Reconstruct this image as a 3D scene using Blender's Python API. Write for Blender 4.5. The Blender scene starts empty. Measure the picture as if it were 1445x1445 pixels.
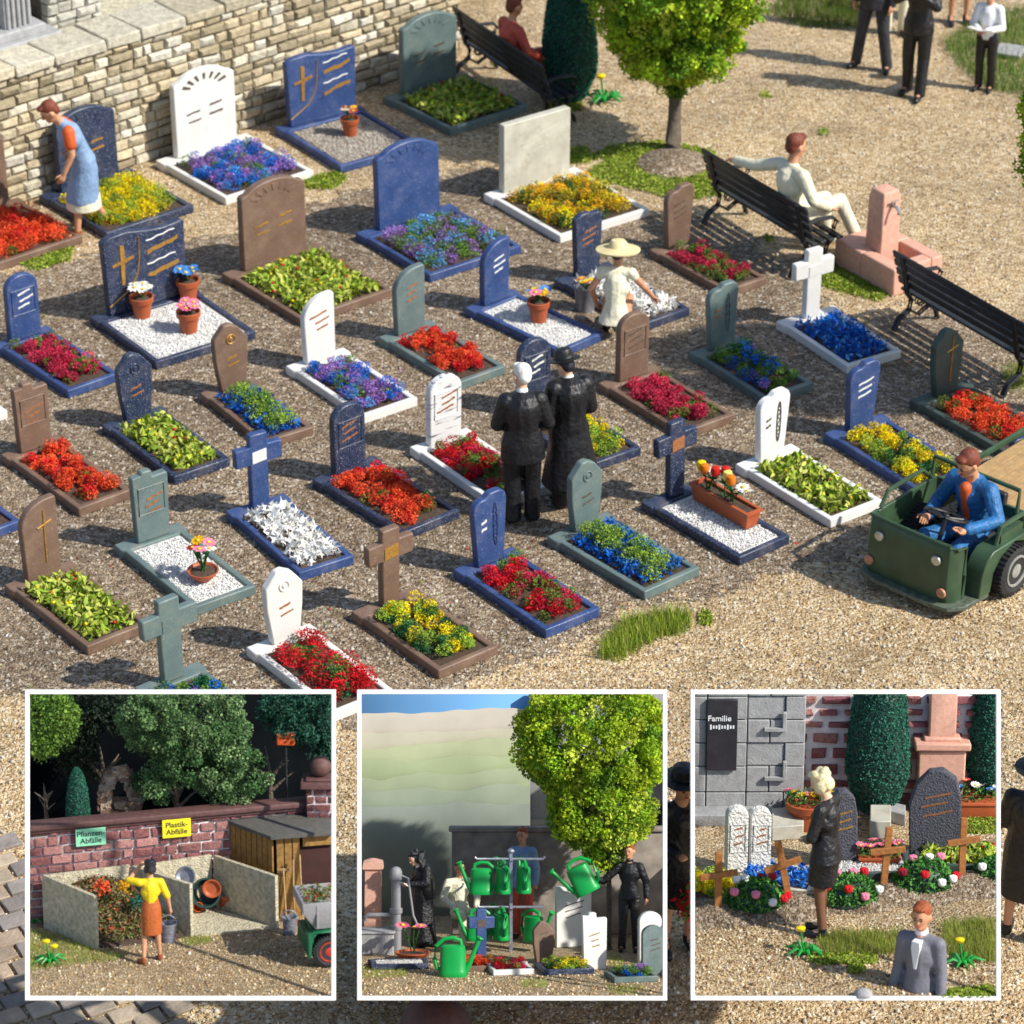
import bpy, bmesh, math, random
import numpy as np
from mathutils import Vector, Matrix, Euler
random.seed(7); RNG = np.random.default_rng(7)
C = bpy.context.scene.collection
R = math.radians; V = Vector
# ---------------------------------------------------------------- camera geometry
FPX, PIT, H = 4500.0, R(30), 15.3
CAM = V((0, 0, H)); RT = V((1, 0, 0)); FW = V((0, math.cos(PIT), -math.sin(PIT))); UP = V((0, math.sin(PIT), math.cos(PIT)))
def ray(px, py): return FW + RT*((px-722.5)/FPX) - UP*((py-722.5)/FPX)
def G(px, py, z=0.0):
    d = ray(px, py); return CAM + d*((H-z)/-d.z)
def vary(c, a=.82, b=1.2): f = random.uniform(a, b); return tuple(x*f for x in c)
def T(x, y=0, z=0): return Matrix.Translation((x, y, z))
def RZ(a): return Matrix.Rotation(a, 4, 'Z')
def RX(a): return Matrix.Rotation(a, 4, 'X')
def RY(a): return Matrix.Rotation(a, 4, 'Y')
def SC(s): return Matrix.Scale(s, 4)
def srgb(r, g, b):
    f = lambda c: (c/255/12.92 if c <= 10 else ((c/255+.055)/1.055)**2.4)
    return (f(r), f(g), f(b))
# ---------------------------------------------------------------- materials
def newmat(name):
    m = bpy.data.materials.new(name); m.use_nodes = True
    nt = m.node_tree; return m, nt, nt.nodes['Principled BSDF']
def mat(name, col, rough=.6, var=.18, scale=6, bump=.15, bscale=60, speck=0, metal=0, spec=.4, streak=None, dist=.01, dust=0):
    m, nt, b = newmat(name); N = nt.nodes; L = nt.links
    tc = N.new('ShaderNodeTexCoord'); no = N.new('ShaderNodeTexNoise'); no.inputs['Scale'].default_value = scale; no.inputs['Detail'].default_value = 6
    L.new(tc.outputs['Object'], no.inputs['Vector'])
    rp = N.new('ShaderNodeValToRGB'); e = rp.color_ramp.elements
    e[0].position = .3; e[1].position = .7
    e[0].color = (*[c*(1-var) for c in col], 1); e[1].color = (*[min(1, c*(1+var)) for c in col], 1)
    L.new(no.outputs['Fac'], rp.inputs['Fac']); out = rp.outputs['Color']
    def overlay(fac, c):
        nonlocal out
        mx = N.new('ShaderNodeMix'); mx.data_type = 'RGBA'; L.new(fac, mx.inputs[0]); L.new(out, mx.inputs[6]); mx.inputs[7].default_value = (*c, 1); out = mx.outputs[2]
    if speck:
        n2 = N.new('ShaderNodeTexNoise'); n2.inputs['Scale'].default_value = 110; n2.inputs['Detail'].default_value = 2; L.new(tc.outputs['Object'], n2.inputs['Vector'])
        r2 = N.new('ShaderNodeValToRGB'); r2.color_ramp.elements[0].position = .70-.06*speck; r2.color_ramp.elements[1].position = .73-.05*speck
        L.new(n2.outputs['Fac'], r2.inputs['Fac']); overlay(r2.outputs['Color'], (.45, .48, .55))
    if dust:
        n4 = N.new('ShaderNodeTexNoise'); n4.inputs['Scale'].default_value = 5; n4.inputs['Detail'].default_value = 9; n4.inputs['Roughness'].default_value = .75; L.new(tc.outputs['Object'], n4.inputs['Vector'])
        r4 = N.new('ShaderNodeMapRange'); r4.inputs[1].default_value = .5; r4.inputs[2].default_value = .68; r4.inputs[3].default_value = 0; r4.inputs[4].default_value = dust; L.new(n4.outputs['Fac'], r4.inputs[0]); overlay(r4.outputs[0], (.27, .21, .14))
    if streak:
        mp = N.new('ShaderNodeMapping'); mp.inputs['Rotation'].default_value = (.3, .9, .2); mp.inputs['Scale'].default_value = (6, 6, 42); L.new(tc.outputs['Object'], mp.inputs['Vector'])
        n3 = N.new('ShaderNodeTexNoise'); n3.inputs['Scale'].default_value = 1; n3.inputs['Detail'].default_value = 4; L.new(mp.outputs['Vector'], n3.inputs['Vector'])
        r3 = N.new('ShaderNodeValToRGB'); r3.color_ramp.elements[0].position = .58; r3.color_ramp.elements[1].position = .66
        L.new(n3.outputs['Fac'], r3.inputs['Fac']); overlay(r3.outputs['Color'], streak)
    L.new(out, b.inputs['Base Color'])
    b.inputs['Roughness'].default_value = rough; b.inputs['Metallic'].default_value = metal; b.inputs['Specular IOR Level'].default_value = spec
    if bump:
        nb = N.new('ShaderNodeTexNoise'); nb.inputs['Scale'].default_value = bscale; nb.inputs['Detail'].default_value = 5; L.new(tc.outputs['Object'], nb.inputs['Vector'])
        bp = N.new('ShaderNodeBump'); bp.inputs['Strength'].default_value = bump; bp.inputs['Distance'].default_value = dist
        L.new(nb.outputs['Fac'], bp.inputs['Height']); L.new(bp.outputs['Normal'], b.inputs['Normal'])
    return m
def vmat(name, rough=.7, bump=0, bscale=50, trans=0, var=.12, nscale=9, spec=.3, dist=.02):
    m, nt, b = newmat(name); N = nt.nodes; L = nt.links
    a = N.new('ShaderNodeAttribute'); a.attribute_name = 'Col'
    tc = N.new('ShaderNodeTexCoord'); no = N.new('ShaderNodeTexNoise'); no.inputs['Scale'].default_value = nscale; no.inputs['Detail'].default_value = 6; L.new(tc.outputs['Object'], no.inputs['Vector'])
    mr = N.new('ShaderNodeMapRange'); mr.inputs[1].default_value = .3; mr.inputs[2].default_value = .7; mr.inputs[3].default_value = 1-var; mr.inputs[4].default_value = 1+var
    L.new(no.outputs['Fac'], mr.inputs[0])
    vm = N.new('ShaderNodeVectorMath'); vm.operation = 'SCALE'; L.new(a.outputs['Color'], vm.inputs[0]); L.new(mr.outputs[0], vm.inputs['Scale'])
    L.new(vm.outputs[0], b.inputs['Base Color']); b.inputs['Roughness'].default_value = rough; b.inputs['Specular IOR Level'].default_value = spec
    if trans:
        tr = N.new('ShaderNodeBsdfTranslucent'); L.new(vm.outputs[0], tr.inputs['Color'])
        ms = N.new('ShaderNodeMixShader'); ms.inputs[0].default_value = trans
        L.new(b.outputs[0], ms.inputs[1]); L.new(tr.outputs[0], ms.inputs[2]); L.new(ms.outputs[0], N['Material Output'].inputs['Surface'])
    if bump:
        nb = N.new('ShaderNodeTexNoise'); nb.inputs['Scale'].default_value = bscale; nb.inputs['Detail'].default_value = 6; L.new(tc.outputs['Object'], nb.inputs['Vector'])
        bp = N.new('ShaderNodeBump'); bp.inputs['Strength'].default_value = bump; bp.inputs['Distance'].default_value = dist
        L.new(nb.outputs['Fac'], bp.inputs['Height']); L.new(bp.outputs['Normal'], b.inputs['Normal'])
    return m
def gravmat(name, cols, scale=34, bump=1.0, dist=.02):
    m, nt, b = newmat(name); N = nt.nodes; L = nt.links
    tc = N.new('ShaderNodeTexCoord')
    wn = N.new('ShaderNodeTexNoise'); wn.inputs['Scale'].default_value = scale*1.3; L.new(tc.outputs['Object'], wn.inputs['Vector'])
    mxv = N.new('ShaderNodeMix'); mxv.data_type = 'VECTOR'; mxv.inputs[0].default_value = .022; L.new(tc.outputs['Object'], mxv.inputs[4]); L.new(wn.outputs['Color'], mxv.inputs[5])
    def vor(sc):
        v = N.new('ShaderNodeTexVoronoi'); v.inputs['Scale'].default_value = sc; L.new(mxv.outputs[1], v.inputs['Vector']); return v
    v1 = vor(scale); v2 = vor(scale*2.3)
    sp = N.new('ShaderNodeSeparateColor'); L.new(v1.outputs['Color'], sp.inputs[0])
    rp = N.new('ShaderNodeValToRGB'); rp.color_ramp.interpolation = 'LINEAR'; e = rp.color_ramp.elements
    n = len(cols)
    while len(e) < n: e.new(.5)
    for i, c in enumerate(cols): e[i].position = (i/(n-1))**.9; e[i].color = (*c, 1)
    L.new(sp.outputs[0], rp.inputs['Fac'])
    sp2 = N.new('ShaderNodeSeparateColor'); L.new(v2.outputs['Color'], sp2.inputs[0])
    rp2 = N.new('ShaderNodeValToRGB'); e2 = rp2.color_ramp.elements
    while len(e2) < n: e2.new(.5)
    for i, c in enumerate(cols): e2[i].position = (i/(n-1))**.9; e2[i].color = (*c, 1)
    L.new(sp2.outputs[1], rp2.inputs['Fac'])
    mx = N.new('ShaderNodeMix'); mx.data_type = 'RGBA'; mx.inputs[0].default_value = .45; L.new(rp.outputs[0], mx.inputs[6]); L.new(rp2.outputs[0], mx.inputs[7])
    ln = N.new('ShaderNodeTexNoise'); ln.inputs['Scale'].default_value = .9; ln.inputs['Detail'].default_value = 7; ln.inputs['Roughness'].default_value = .65; L.new(tc.outputs['Object'], ln.inputs['Vector'])
    mr = N.new('ShaderNodeMapRange'); mr.inputs[1].default_value = .32; mr.inputs[2].default_value = .68; mr.inputs[3].default_value = .74; mr.inputs[4].default_value = 1.22; L.new(ln.outputs['Fac'], mr.inputs[0])
    vm = N.new('ShaderNodeVectorMath'); vm.operation = 'SCALE'; L.new(mx.outputs[2], vm.inputs[0]); L.new(mr.outputs[0], vm.inputs['Scale'])
    L.new(vm.outputs[0], b.inputs['Base Color']); b.inputs['Roughness'].default_value = .7; b.inputs['Specular IOR Level'].default_value = .35
    ad = N.new('ShaderNodeMath'); ad.operation = 'MULTIPLY_ADD'; L.new(v2.outputs['Distance'], ad.inputs[0]); ad.inputs[1].default_value = .5; L.new(v1.outputs['Distance'], ad.inputs[2])
    bp = N.new('ShaderNodeBump'); bp.invert = True; bp.inputs['Strength'].default_value = bump; bp.inputs['Distance'].default_value = dist
    L.new(ad.outputs[0], bp.inputs['Height']); L.new(bp.outputs['Normal'], b.inputs['Normal'])
    return m
MT = {}
def M_(k): return MT[k]
MT['blue'] = mat('blue_plastic', (.03, .064, .185), .4, .2, 5, .18, speck=.35, dust=.22)
MT['navy'] = mat('navy_plastic', (.018, .03, .07), .4, .2, 5, .18, speck=.9, dust=.22)
MT['brown'] = mat('brown_plastic', (.165, .1, .068), .5, .15, 5, .18, speck=.15, dust=.35)
MT['grey'] = mat('grey_green_plastic', (.115, .165, .16), .45, .15, 5, .18, speck=.15, dust=.3)
MT['dgrey'] = mat('dark_and_shaded_grey_green_plastic', (.055, .08, .07), .5, .2, 5, .2)
MT['white'] = mat('white_stone', (.7, .69, .65), .45, .06, 5, .14, dust=.22)
MT['marble'] = mat('streaked_marble', (.7, .7, .69), .45, .06, 5, .1, streak=(.1, .1, .12))
MT['flecked'] = mat('flecked_white', (.74, .74, .72), .45, .06, 5, .1, streak=None)
MT['cream'] = mat('cream_stone', (.5, .48, .4), .55, .18, 4, .15, dust=.5)
MT['gold'] = mat('gold_paint', (.5, .27, .06), .35, .3, 40, 0, metal=.5)
MT['wpaint'] = mat('silver_paint', (.7, .7, .66), .4, .1, 40, 0)
MT['dpaint'] = mat('dark_paint_and_groove_shade', (.1, .075, .055), .5, .3, 40, 0)
MT['copper'] = mat('copper_paint', (.3, .12, .05), .45, .3, 40, 0)
MT['soil'] = mat('soil', (.07, .045, .03), .9, .4, 30, .6, 80)
MT['petal'] = vmat('petals', .6, trans=.18, var=.1)
MT['turf'] = vmat('foam_foliage', .75, trans=.25, var=.12, nscale=3)
MT['grain'] = vmat('grains', .75, var=.1, spec=.2)
MT['wgrav'] = gravmat('white_granules', [(.45, .43, .4), (.66, .65, .62), (.78, .77, .74), (.85, .85, .83)], 60, .8, .01)
MT['sand'] = gravmat('sand_gravel', [(.12, .07, .03), (.36, .235, .11), (.5, .36, .19), (.6, .45, .26), (.8, .7, .52)], 29)
MT['gravel'] = gravmat('brown_gravel', [(.04, .026, .014), (.14, .095, .055), (.25, .175, .105), (.34, .25, .16), (.66, .58, .46)], 29)
MT['stonev'] = vmat('wall_stone', .85, .8, 28, var=.25, nscale=14)
MT['brickv'] = vmat('brick_faces', .8, .6, 40, var=.3, nscale=20)
MT['terra'] = mat('terracotta', (.4, .09, .03), .5, .12, 8, .1)
MT['pink'] = mat('pinkish_terracotta', (.62, .34, .25), .6, .12, 20, .4, 120)
MT['iron'] = mat('black_iron', (.022, .023, .025), .45, .3, 20, .1)
MT['black'] = mat('black_cloth', (.011, .011, .013), .42, .4, 14, .5, 22, dist=.03)
MT['charcoal'] = mat('charcoal_cloth', (.03, .032, .04), .5, .3, 14, .5, 22, dist=.03)
MT['skin'] = mat('skin', (.55, .27, .15), .5, .08, 12, .1)
MT['pale'] = mat('pale_skin', (.66, .4, .26), .5, .08, 12, .1)
MT['tan'] = mat('tan_leg', (.17, .075, .04), .5, .1, 12, .1)
MT['hred'] = mat('auburn_hair', (.17, .04, .02), .6, .3, 40, .8, 60)
MT['hginger'] = mat('ginger_hair', (.3, .07, .02), .6, .3, 40, .8, 60)
MT['hblack'] = mat('black_hair', (.012, .013, .02), .4, .3, 40, .8, 60)
MT['hwhite'] = mat('white_hair', (.78, .76, .7), .5, .08, 40, .8, 40)
MT['hblond'] = mat('blond_hair', (.72, .62, .36), .5, .1, 40, .8, 40)
MT['apron'] = mat('light_blue_apron', (.2, .3, .47), .6, .15, 8, .5, 20, dist=.03)
MT['orange'] = mat('orange_cloth', (.62, .1, .02), .6, .1, 8, .3, 30)
MT['skirt_or'] = mat('rust_skirt', (.42, .1, .02), .6, .12, 8, .5, 30)
MT['yellow'] = mat('yellow_cloth', (.75, .55, .01), .6, .1, 8, .4, 30)
MT['cream_cl'] = mat('cream_cloth', (.72, .68, .5), .6, .08, 8, .4, 26, dist=.03)
MT['straw'] = mat('straw', (.7, .58, .3), .7, .1, 8, .3, 60)
MT['wshirt'] = mat('white_shirt', (.75, .76, .78), .6, .05, 8, .3, 30)
MT['denim'] = mat('blue_denim', (.02, .13, .33), .5, .3, 14, .6, 26, dist=.03)
MT['redcl'] = mat('red_cloth', (.5, .08, .05), .6, .1, 8, .4, 30)
MT['greycl'] = mat('grey_suit', (.16, .16, .19), .6, .1, 8, .4, 30)
MT['brownsh'] = mat('rust_shoes', (.28, .07, .02), .5, .1, 8, .1)
MT['cart'] = mat('olive_green_paint', (.04, .078, .04), .4, .25, 5, .12, 80)
MT['cartd'] = mat('worn_green_edge', (.09, .11, .08), .55, .35, 18, .3, 60)
MT['chrome'] = mat('dull_silver', (.5, .5, .48), .3, .15, 20, .1, metal=.7)
MT['amber'] = mat('faded_orange_lens', (.45, .2, .12), .4, .25, 30, .1)
MT['tyre'] = mat('rubber', (.022, .022, .023), .7, .2, 20, .2)
MT['rim'] = mat('grey_rim', (.27, .27, .25), .4, .2, 20, .2)
MT['redrim'] = mat('red_rim', (.4, .035, .02), .45, .2, 20, .1)
MT['wood'] = mat('pale_wood', (.4, .25, .11), .7, .2, 14, .3, 50)
MT['crosswood'] = mat('orange_brown_wood', (.33, .13, .035), .6, .3, 20, .4, 40)
MT['bark'] = mat('bark', (.12, .095, .07), .8, .3, 10, .8, 18, dist=.03)
MT['plum'] = mat('brown_coping', (.115, .055, .05), .6, .2, 12, .4, 60)
MT['mortar'] = mat('pale_mortar', (.66, .6, .58), .9, .12, 12, .4, 60)
MT['mortard'] = mat('dark_mortar', (.12, .1, .075), .9, .3, 12, .4, 60)
MT['conc'] = mat('textured_concrete', (.5, .45, .32), .85, .3, 14, .7, 26, dist=.03)
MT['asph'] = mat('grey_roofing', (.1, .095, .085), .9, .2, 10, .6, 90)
MT['boards'] = mat('ochre_boards', (.28, .15, .04), .7, .3, 12, .4, 40)
MT['dark'] = mat('interior_shade_paint', (.03, .008, .006), .9, .2, 5, 0)
MT['galv'] = mat('galvanised', (.3, .31, .36), .4, .25, 14, .2, metal=.5)
MT['slateg'] = mat('dark_green_plastic', (.02, .05, .045), .5, .2, 8, .1)
MT['cang'] = mat('green_plastic', (.005, .3, .055), .35, .08, 8, .05)
MT['truckg'] = mat('truck_green', (.01, .12, .05), .4, .2, 8, .1)
MT['pumpg'] = mat('grey_cast_iron', (.24, .24, .25), .5, .1, 20, .2, 120)
MT['basalt'] = mat('rough_dark_stone', (.085, .085, .105), .85, .35, 30, .9, 46, dist=.03)
MT['roughw'] = mat('rough_white_stone', (.78, .76, .7), .8, .1, 30, .9, 40, dist=.04)
MT['ashlar'] = mat('grey_ashlar', (.33, .33, .33), .85, .16, 12, .4, 40)
MT['plaque'] = mat('black_plaque', (.03, .028, .035), .35, .2, 12, .05)
MT['lgreen'] = mat('leaf_green_plastic', (.01, .25, .03), .4, .1, 8, .05)
MT['sign_g'] = mat('mint_sign', (.25, .62, .4), .5, .04, 8, 0)
MT['sign_y'] = mat('yellow_sign', (.82, .68, .02), .5, .04, 8, 0)
MT['ink'] = mat('black_ink', (.015, .02, .02), .5, .1, 8, 0)
MT['framew'] = mat('white_frame', (.9, .9, .88), .5, .02, 8, 0)
MT['lime'] = mat('lime_moss', (.2, .33, .03), .9, .4, 14, .9, 40, dist=.04)
MT['pave'] = vmat('paving_blocks', .85, .5, 30, var=.2, nscale=10)
MT['skyb'] = mat('blue_sky', (.16, .38, .66), .9, .1, .4, 0)
MT['unlit_back'] = mat('unlit_background_paint', (.004, .005, .006), .95, .6, .8, 0, spec=0)  # near-black paint stands in for the unlit background
# ---------------------------------------------------------------- objects
def props(o, label=None, cat=None, group=None, kind=None):
    for k, v in (('label', label), ('category', cat), ('group', group), ('kind', kind)):
        if v: o[k] = v
    return o
def empty(name, M, label, cat, group=None):
    o = bpy.data.objects.new(name, None); C.objects.link(o); o.matrix_world = M; o.empty_display_size = .2
    return props(o, label, cat, group)
def link(name, me, parent=None, M=None, m=None, bevel=0):
    o = bpy.data.objects.new(name, me); C.objects.link(o)
    if M is not None: o.matrix_world = M
    if parent: o.parent = parent
    if m is not None:
        for x in (m if isinstance(m, (list, tuple)) else [m]): me.materials.append(MT[x] if isinstance(x, str) else x)
    if bevel:
        b = o.modifiers.new('bevel', 'BEVEL'); b.width = bevel; b.segments = 2; b.limit_method = 'ANGLE'; b.angle_limit = R(40); b.harden_normals = False
    return o
class MB:
    def __init__(s): s.v = []; s.f = []; s.mi = []; s.c = []; s.cur = 0; s.col = (1, 1, 1); s.M = Matrix()
    def add(s, vs, fs):
        n = len(s.v); s.v += [tuple(s.M @ V(p)) for p in vs]
        for f in fs: s.f.append([i+n for i in f]); s.mi.append(s.cur); s.c.append(s.col)
        return s
    def box(s, c, d, rz=0, rx=0, ry=0, jit=0):
        m = T(*c) @ RZ(rz) @ RY(ry) @ RX(rx); x, y, z = d[0]/2, d[1]/2, d[2]/2
        vs = [m @ V((a*x+random.uniform(-jit, jit), b*y+random.uniform(-jit, jit), e*z+random.uniform(-jit, jit))) for e in (-1, 1) for a, b in ((-1, -1), (1, -1), (1, 1), (-1, 1))]
        return s.add(vs, [(3, 2, 1, 0), (4, 5, 6, 7), (0, 1, 5, 4), (1, 2, 6, 5), (2, 3, 7, 6), (3, 0, 4, 7)])
    def block(s, c, d, inset, jit):   # box whose -y face is pillowed
        x, y, z = d[0]/2, d[1]/2, d[2]/2; j = lambda a: random.uniform(-a, a)
        b = [(-x, y, -z), (x, y, -z), (x, y, z), (-x, y, z)]
        m = [(a+j(jit), -y+inset, e+j(jit)) for a, e in ((-x, -z), (x, -z), (x, z), (-x, z))]
        f = [(q[0]*(1-inset/x)+j(jit*.5), -y+j(jit), q[2]*(1-inset/z)+j(jit*.5)) for q in m]
        vs = [V(c)+V(p) for p in b+m+f]
        fs = []
        for k in range(4):
            n = (k+1) % 4; fs += [(k, n, n+4, k+4), (k+4, n+4, n+8, k+8)]
        return s.add(vs, fs+[(8, 9, 10, 11), (3, 2, 1, 0)])
    def rings(s, rs, close=True, caps=True):
        n = len(rs[0]); vs = [p for r in rs for p in r]; fs = []
        for i in range(len(rs)-1):
            for k in range(n if close else n-1):
                a = i*n+k; b = i*n+(k+1) % n; fs.append((a, b, b+n, a+n))
        if caps: fs += [tuple(range(n))[::-1], tuple(range((len(rs)-1)*n, len(rs)*n))]
        return s.add(vs, fs)
    def lathe(s, prof, c=(0, 0, 0), seg=20, caps=True, M=None):
        m = (M or Matrix()); rs = []
        for r, z in prof: rs.append([m @ (V(c)+V((r*math.cos(2*math.pi*k/seg), r*math.sin(2*math.pi*k/seg), z))) for k in range(seg)])
        return s.rings(rs, True, caps)
    def cap(s, p0, p1, r0, r1=None, seg=10):
        p0, p1 = V(p0), V(p1); r1 = r0 if r1 is None else r1; d = (p1-p0)
        if d.length < 1e-6: d = V((0, 0, 1e-4))
        q = d.to_track_quat('Z', 'Y'); L = d.length
        prof = [(r0*math.cos(a), -r0*math.sin(a)) for a in (R(80), R(50), R(20))]+[(r0, 0), (r1, L)]+[(r1*math.cos(a), L+r1*math.sin(a)) for a in (R(20), R(50), R(80))]
        return s.lathe(prof, seg=seg, M=Matrix.Translation(p0) @ q.to_matrix().to_4x4())
    def cyl(s, p0, p1, r0, r1=None, seg=12):
        p0, p1 = V(p0), V(p1); r1 = r0 if r1 is None else r1; d = p1-p0
        return s.lathe([(r0, 0), (r1, d.length)], seg=seg, M=Matrix.Translation(p0) @ d.to_track_quat('Z', 'Y').to_matrix().to_4x4())
    def ell(s, c, r, rot=None, seg=14, rg=9):
        m = T(*c) @ (Euler(rot).to_matrix().to_4x4() if rot else Matrix()) @ Matrix.Diagonal((r[0], r[1], r[2], 1))
        return s.lathe([(math.cos(a), math.sin(a)) for a in np.linspace(-1.45, 1.45, rg)], seg=seg, M=m)
    def tube(s, path, r, seg=8, closed=False):
        P = [V(p) for p in path]; n = len(P); rs = []
        for i, p in enumerate(P):
            if closed: t = P[(i+1) % n]-P[i-1]
            else: t = P[min(i+1, n-1)]-P[max(i-1, 0)]
            q = t.to_track_quat('Z', 'Y' if abs(t.normalized().y) < .95 else 'X'); rr = r[i] if isinstance(r, (list, tuple)) else r
            rs.append([p+q @ V((rr*math.cos(2*math.pi*k/seg), rr*math.sin(2*math.pi*k/seg), 0)) for k in range(seg)])
        if closed: rs.append(rs[0])
        return s.rings(rs, True, not closed)
    def prism(s, poly, y0, y1):   # polygon in xz, extruded along y
        n = len(poly); vs = [(x, y0, z) for x, z in poly]+[(x, y1, z) for x, z in poly]
        return s.add(vs, [tuple(range(n)), tuple(range(n, 2*n))[::-1]]+[(i, i+n, (i+1) % n+n, (i+1) % n) for i in range(n)])
    def slab(s, poly, z0, z1):    # polygon in xy, extruded along z
        n = len(poly); vs = [(x, y, z0) for x, y in poly]+[(x, y, z1) for x, y in poly]
        return s.add(vs, [tuple(range(n))[::-1], tuple(range(n, 2*n))]+[(i, (i+1) % n, (i+1) % n+n, i+n) for i in range(n)])
    def mesh(s, name, smooth=True):
        me = bpy.data.meshes.new(name); me.from_pydata(s.v, [], s.f); me.update()
        me.polygons.foreach_set('material_index', s.mi)
        if any(c != (1, 1, 1) for c in s.c):
            a = me.color_attributes.new('Col', 'FLOAT_COLOR', 'CORNER'); arr = []
            for f, c in zip(s.f, s.c): arr += [*c, 1.0]*len(f)
            a.data.foreach_set('color', arr)
        bm = bmesh.new(); bm.from_mesh(me); bmesh.ops.recalc_face_normals(bm, faces=bm.faces); bm.to_mesh(me); bm.free()
        if smooth: me.polygons.foreach_set('use_smooth', [True]*len(me.polygons)); me.set_sharp_from_angle(angle=R(38))
        return me
    def obj(s, name, m, parent=None, M=None, bevel=0, smooth=True):
        return link(name, s.mesh(name, smooth), parent, M, m, bevel)
def remesh(mb, vox, sm=3, tris=None):
    me = mb.mesh('tmp', False); o = bpy.data.objects.new('tmp', me); C.objects.link(o)
    r = o.modifiers.new('r', 'REMESH'); r.mode = 'VOXEL'; r.voxel_size = vox; r.use_smooth_shade = True
    if sm: k = o.modifiers.new('s', 'SMOOTH'); k.iterations = sm; k.factor = .5
    dg = bpy.context.evaluated_depsgraph_get(); out = bpy.data.meshes.new_from_object(o.evaluated_get(dg))
    bpy.data.objects.remove(o); out.materials.clear()
    return out
# ---------------------------------------------------------------- bulk scatter
TPL = {
 'quad': (np.array([[-.5, 0, 0], [0, -.35, .05], [.5, 0, 0], [0, .35, .05]]), [[0, 1, 2, 3]]),
 'leaf': (np.array([[-.5, 0, 0], [0, -.2, .0], [.5, 0, .12], [0, .2, .0], [0, 0, -.08]]), [[0, 1, 4], [1, 2, 4], [2, 3, 4], [3, 0, 4]]),
 'blade': (np.array([[-.03, 0, 0], [.03, 0, 0], [.0, .12, 1]]), [[0, 1, 2]]),
 'octa': (np.array([[1, 0, 0], [0, 1, 0], [-1, 0, 0], [0, -1, 0], [0, 0, .8], [0, 0, -.8]])*.5, [[0, 1, 4], [1, 2, 4], [2, 3, 4], [3, 0, 4], [1, 0, 5], [2, 1, 5], [3, 2, 5], [0, 3, 5]]),
 'star': (np.array([[0, 0, -.05], [.5, -.05, .15], [.12, .12, 0], [.05, .5, .2], [-.12, .1, 0], [-.5, .03, .1], [-.1, -.12, 0], [0, -.5, .2], [.12, -.1, 0]]), [[0, 8, 1, 2], [0, 2, 3, 4], [0, 4, 5, 6], [0, 6, 7, 8]]),
}
def rotmats(n, tilt=None):
    a = RNG.normal(size=(n, 4)); a /= np.linalg.norm(a, axis=1)[:, None]
    if tilt is not None:
        yaw = RNG.uniform(0, 2*np.pi, n); ti = RNG.normal(0, tilt, n); ax = RNG.uniform(0, 2*np.pi, n)
        c, s = np.cos(yaw), np.sin(yaw); Z = np.zeros((n, 3, 3)); Z[:, 0, 0] = c; Z[:, 0, 1] = -s; Z[:, 1, 0] = s; Z[:, 1, 1] = c; Z[:, 2, 2] = 1
        X = np.zeros((n, 3, 3)); X[:, 0, 0] = 1; X[:, 1, 1] = np.cos(ti); X[:, 1, 2] = -np.sin(ti); X[:, 2, 1] = np.sin(ti); X[:, 2, 2] = np.cos(ti)
        return Z @ X
    w, x, y, z = a.T
    return np.stack([1-2*(y*y+z*z), 2*(x*y-z*w), 2*(x*z+y*w), 2*(x*y+z*w), 1-2*(x*x+z*z), 2*(y*z-x*w), 2*(x*z-y*w), 2*(y*z+x*w), 1-2*(x*x+y*y)], 1).reshape(n, 3, 3)
def scat_mesh(name, P, S, COL, shape='quad', tilt=None):
    P = np.asarray(P, float); n = len(P); tv, tf = TPL[shape]; k = len(tv); S = np.broadcast_to(np.asarray(S, float), (n,))
    Rm = rotmats(n, tilt); vv = np.einsum('nij,kj->nki', Rm, tv)*S[:, None, None]+P[:, None, :]
    F = np.array(tf); fl = F.shape[1]; idx = (F[None]+(np.arange(n)*k)[:, None, None]).reshape(-1)
    me = bpy.data.meshes.new(name); me.vertices.add(n*k); me.vertices.foreach_set('co', vv.reshape(-1).astype(np.float32))
    nf = n*len(tf); me.loops.add(nf*fl); me.loops.foreach_set('vertex_index', idx.astype(np.int32))
    me.polygons.add(nf); me.polygons.foreach_set('loop_start', (np.arange(nf)*fl).astype(np.int32)); me.update(calc_edges=True)
    a = me.color_attributes.new('Col', 'FLOAT_COLOR', 'CORNER'); cc = np.ones((n, len(tf)*fl, 4), np.float32); cc[:, :, :3] = np.asarray(COL, float)[:, None, :]
    a.data.foreach_set('color', cc.reshape(-1)); return me
def pick(pal, n):   # palette: list of (colour, weight)
    w = np.array([p[1] for p in pal], float); w /= w.sum(); i = RNG.choice(len(pal), n, p=w)
    c = np.array([p[0] for p in pal])[i]*RNG.uniform(.72, 1.25, (n, 1)); return np.clip(c, 0, 1)
def joinmesh(name, meshes):
    bm = bmesh.new()
    for m in meshes: bm.from_mesh(m)
    me = bpy.data.meshes.new(name); bm.to_mesh(me); bm.free(); return me
RED = (.62, .012, .02); CRIM = (.55, .03, .08); ORR = (.82, .1, .03); GRN = (.13, .25, .04); LGR = (.3, .44, .05); DGR = (.02, .13, .04); YEL = (.85, .66, .01); PUR = (.36, .19, .52); BLU = (.01, .16, .6); OLV = (.13, .17, .03); WHT = (.9, .89, .85); LBL = (.12, .4, .75); AMB = (.8, .45, .02)
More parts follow.
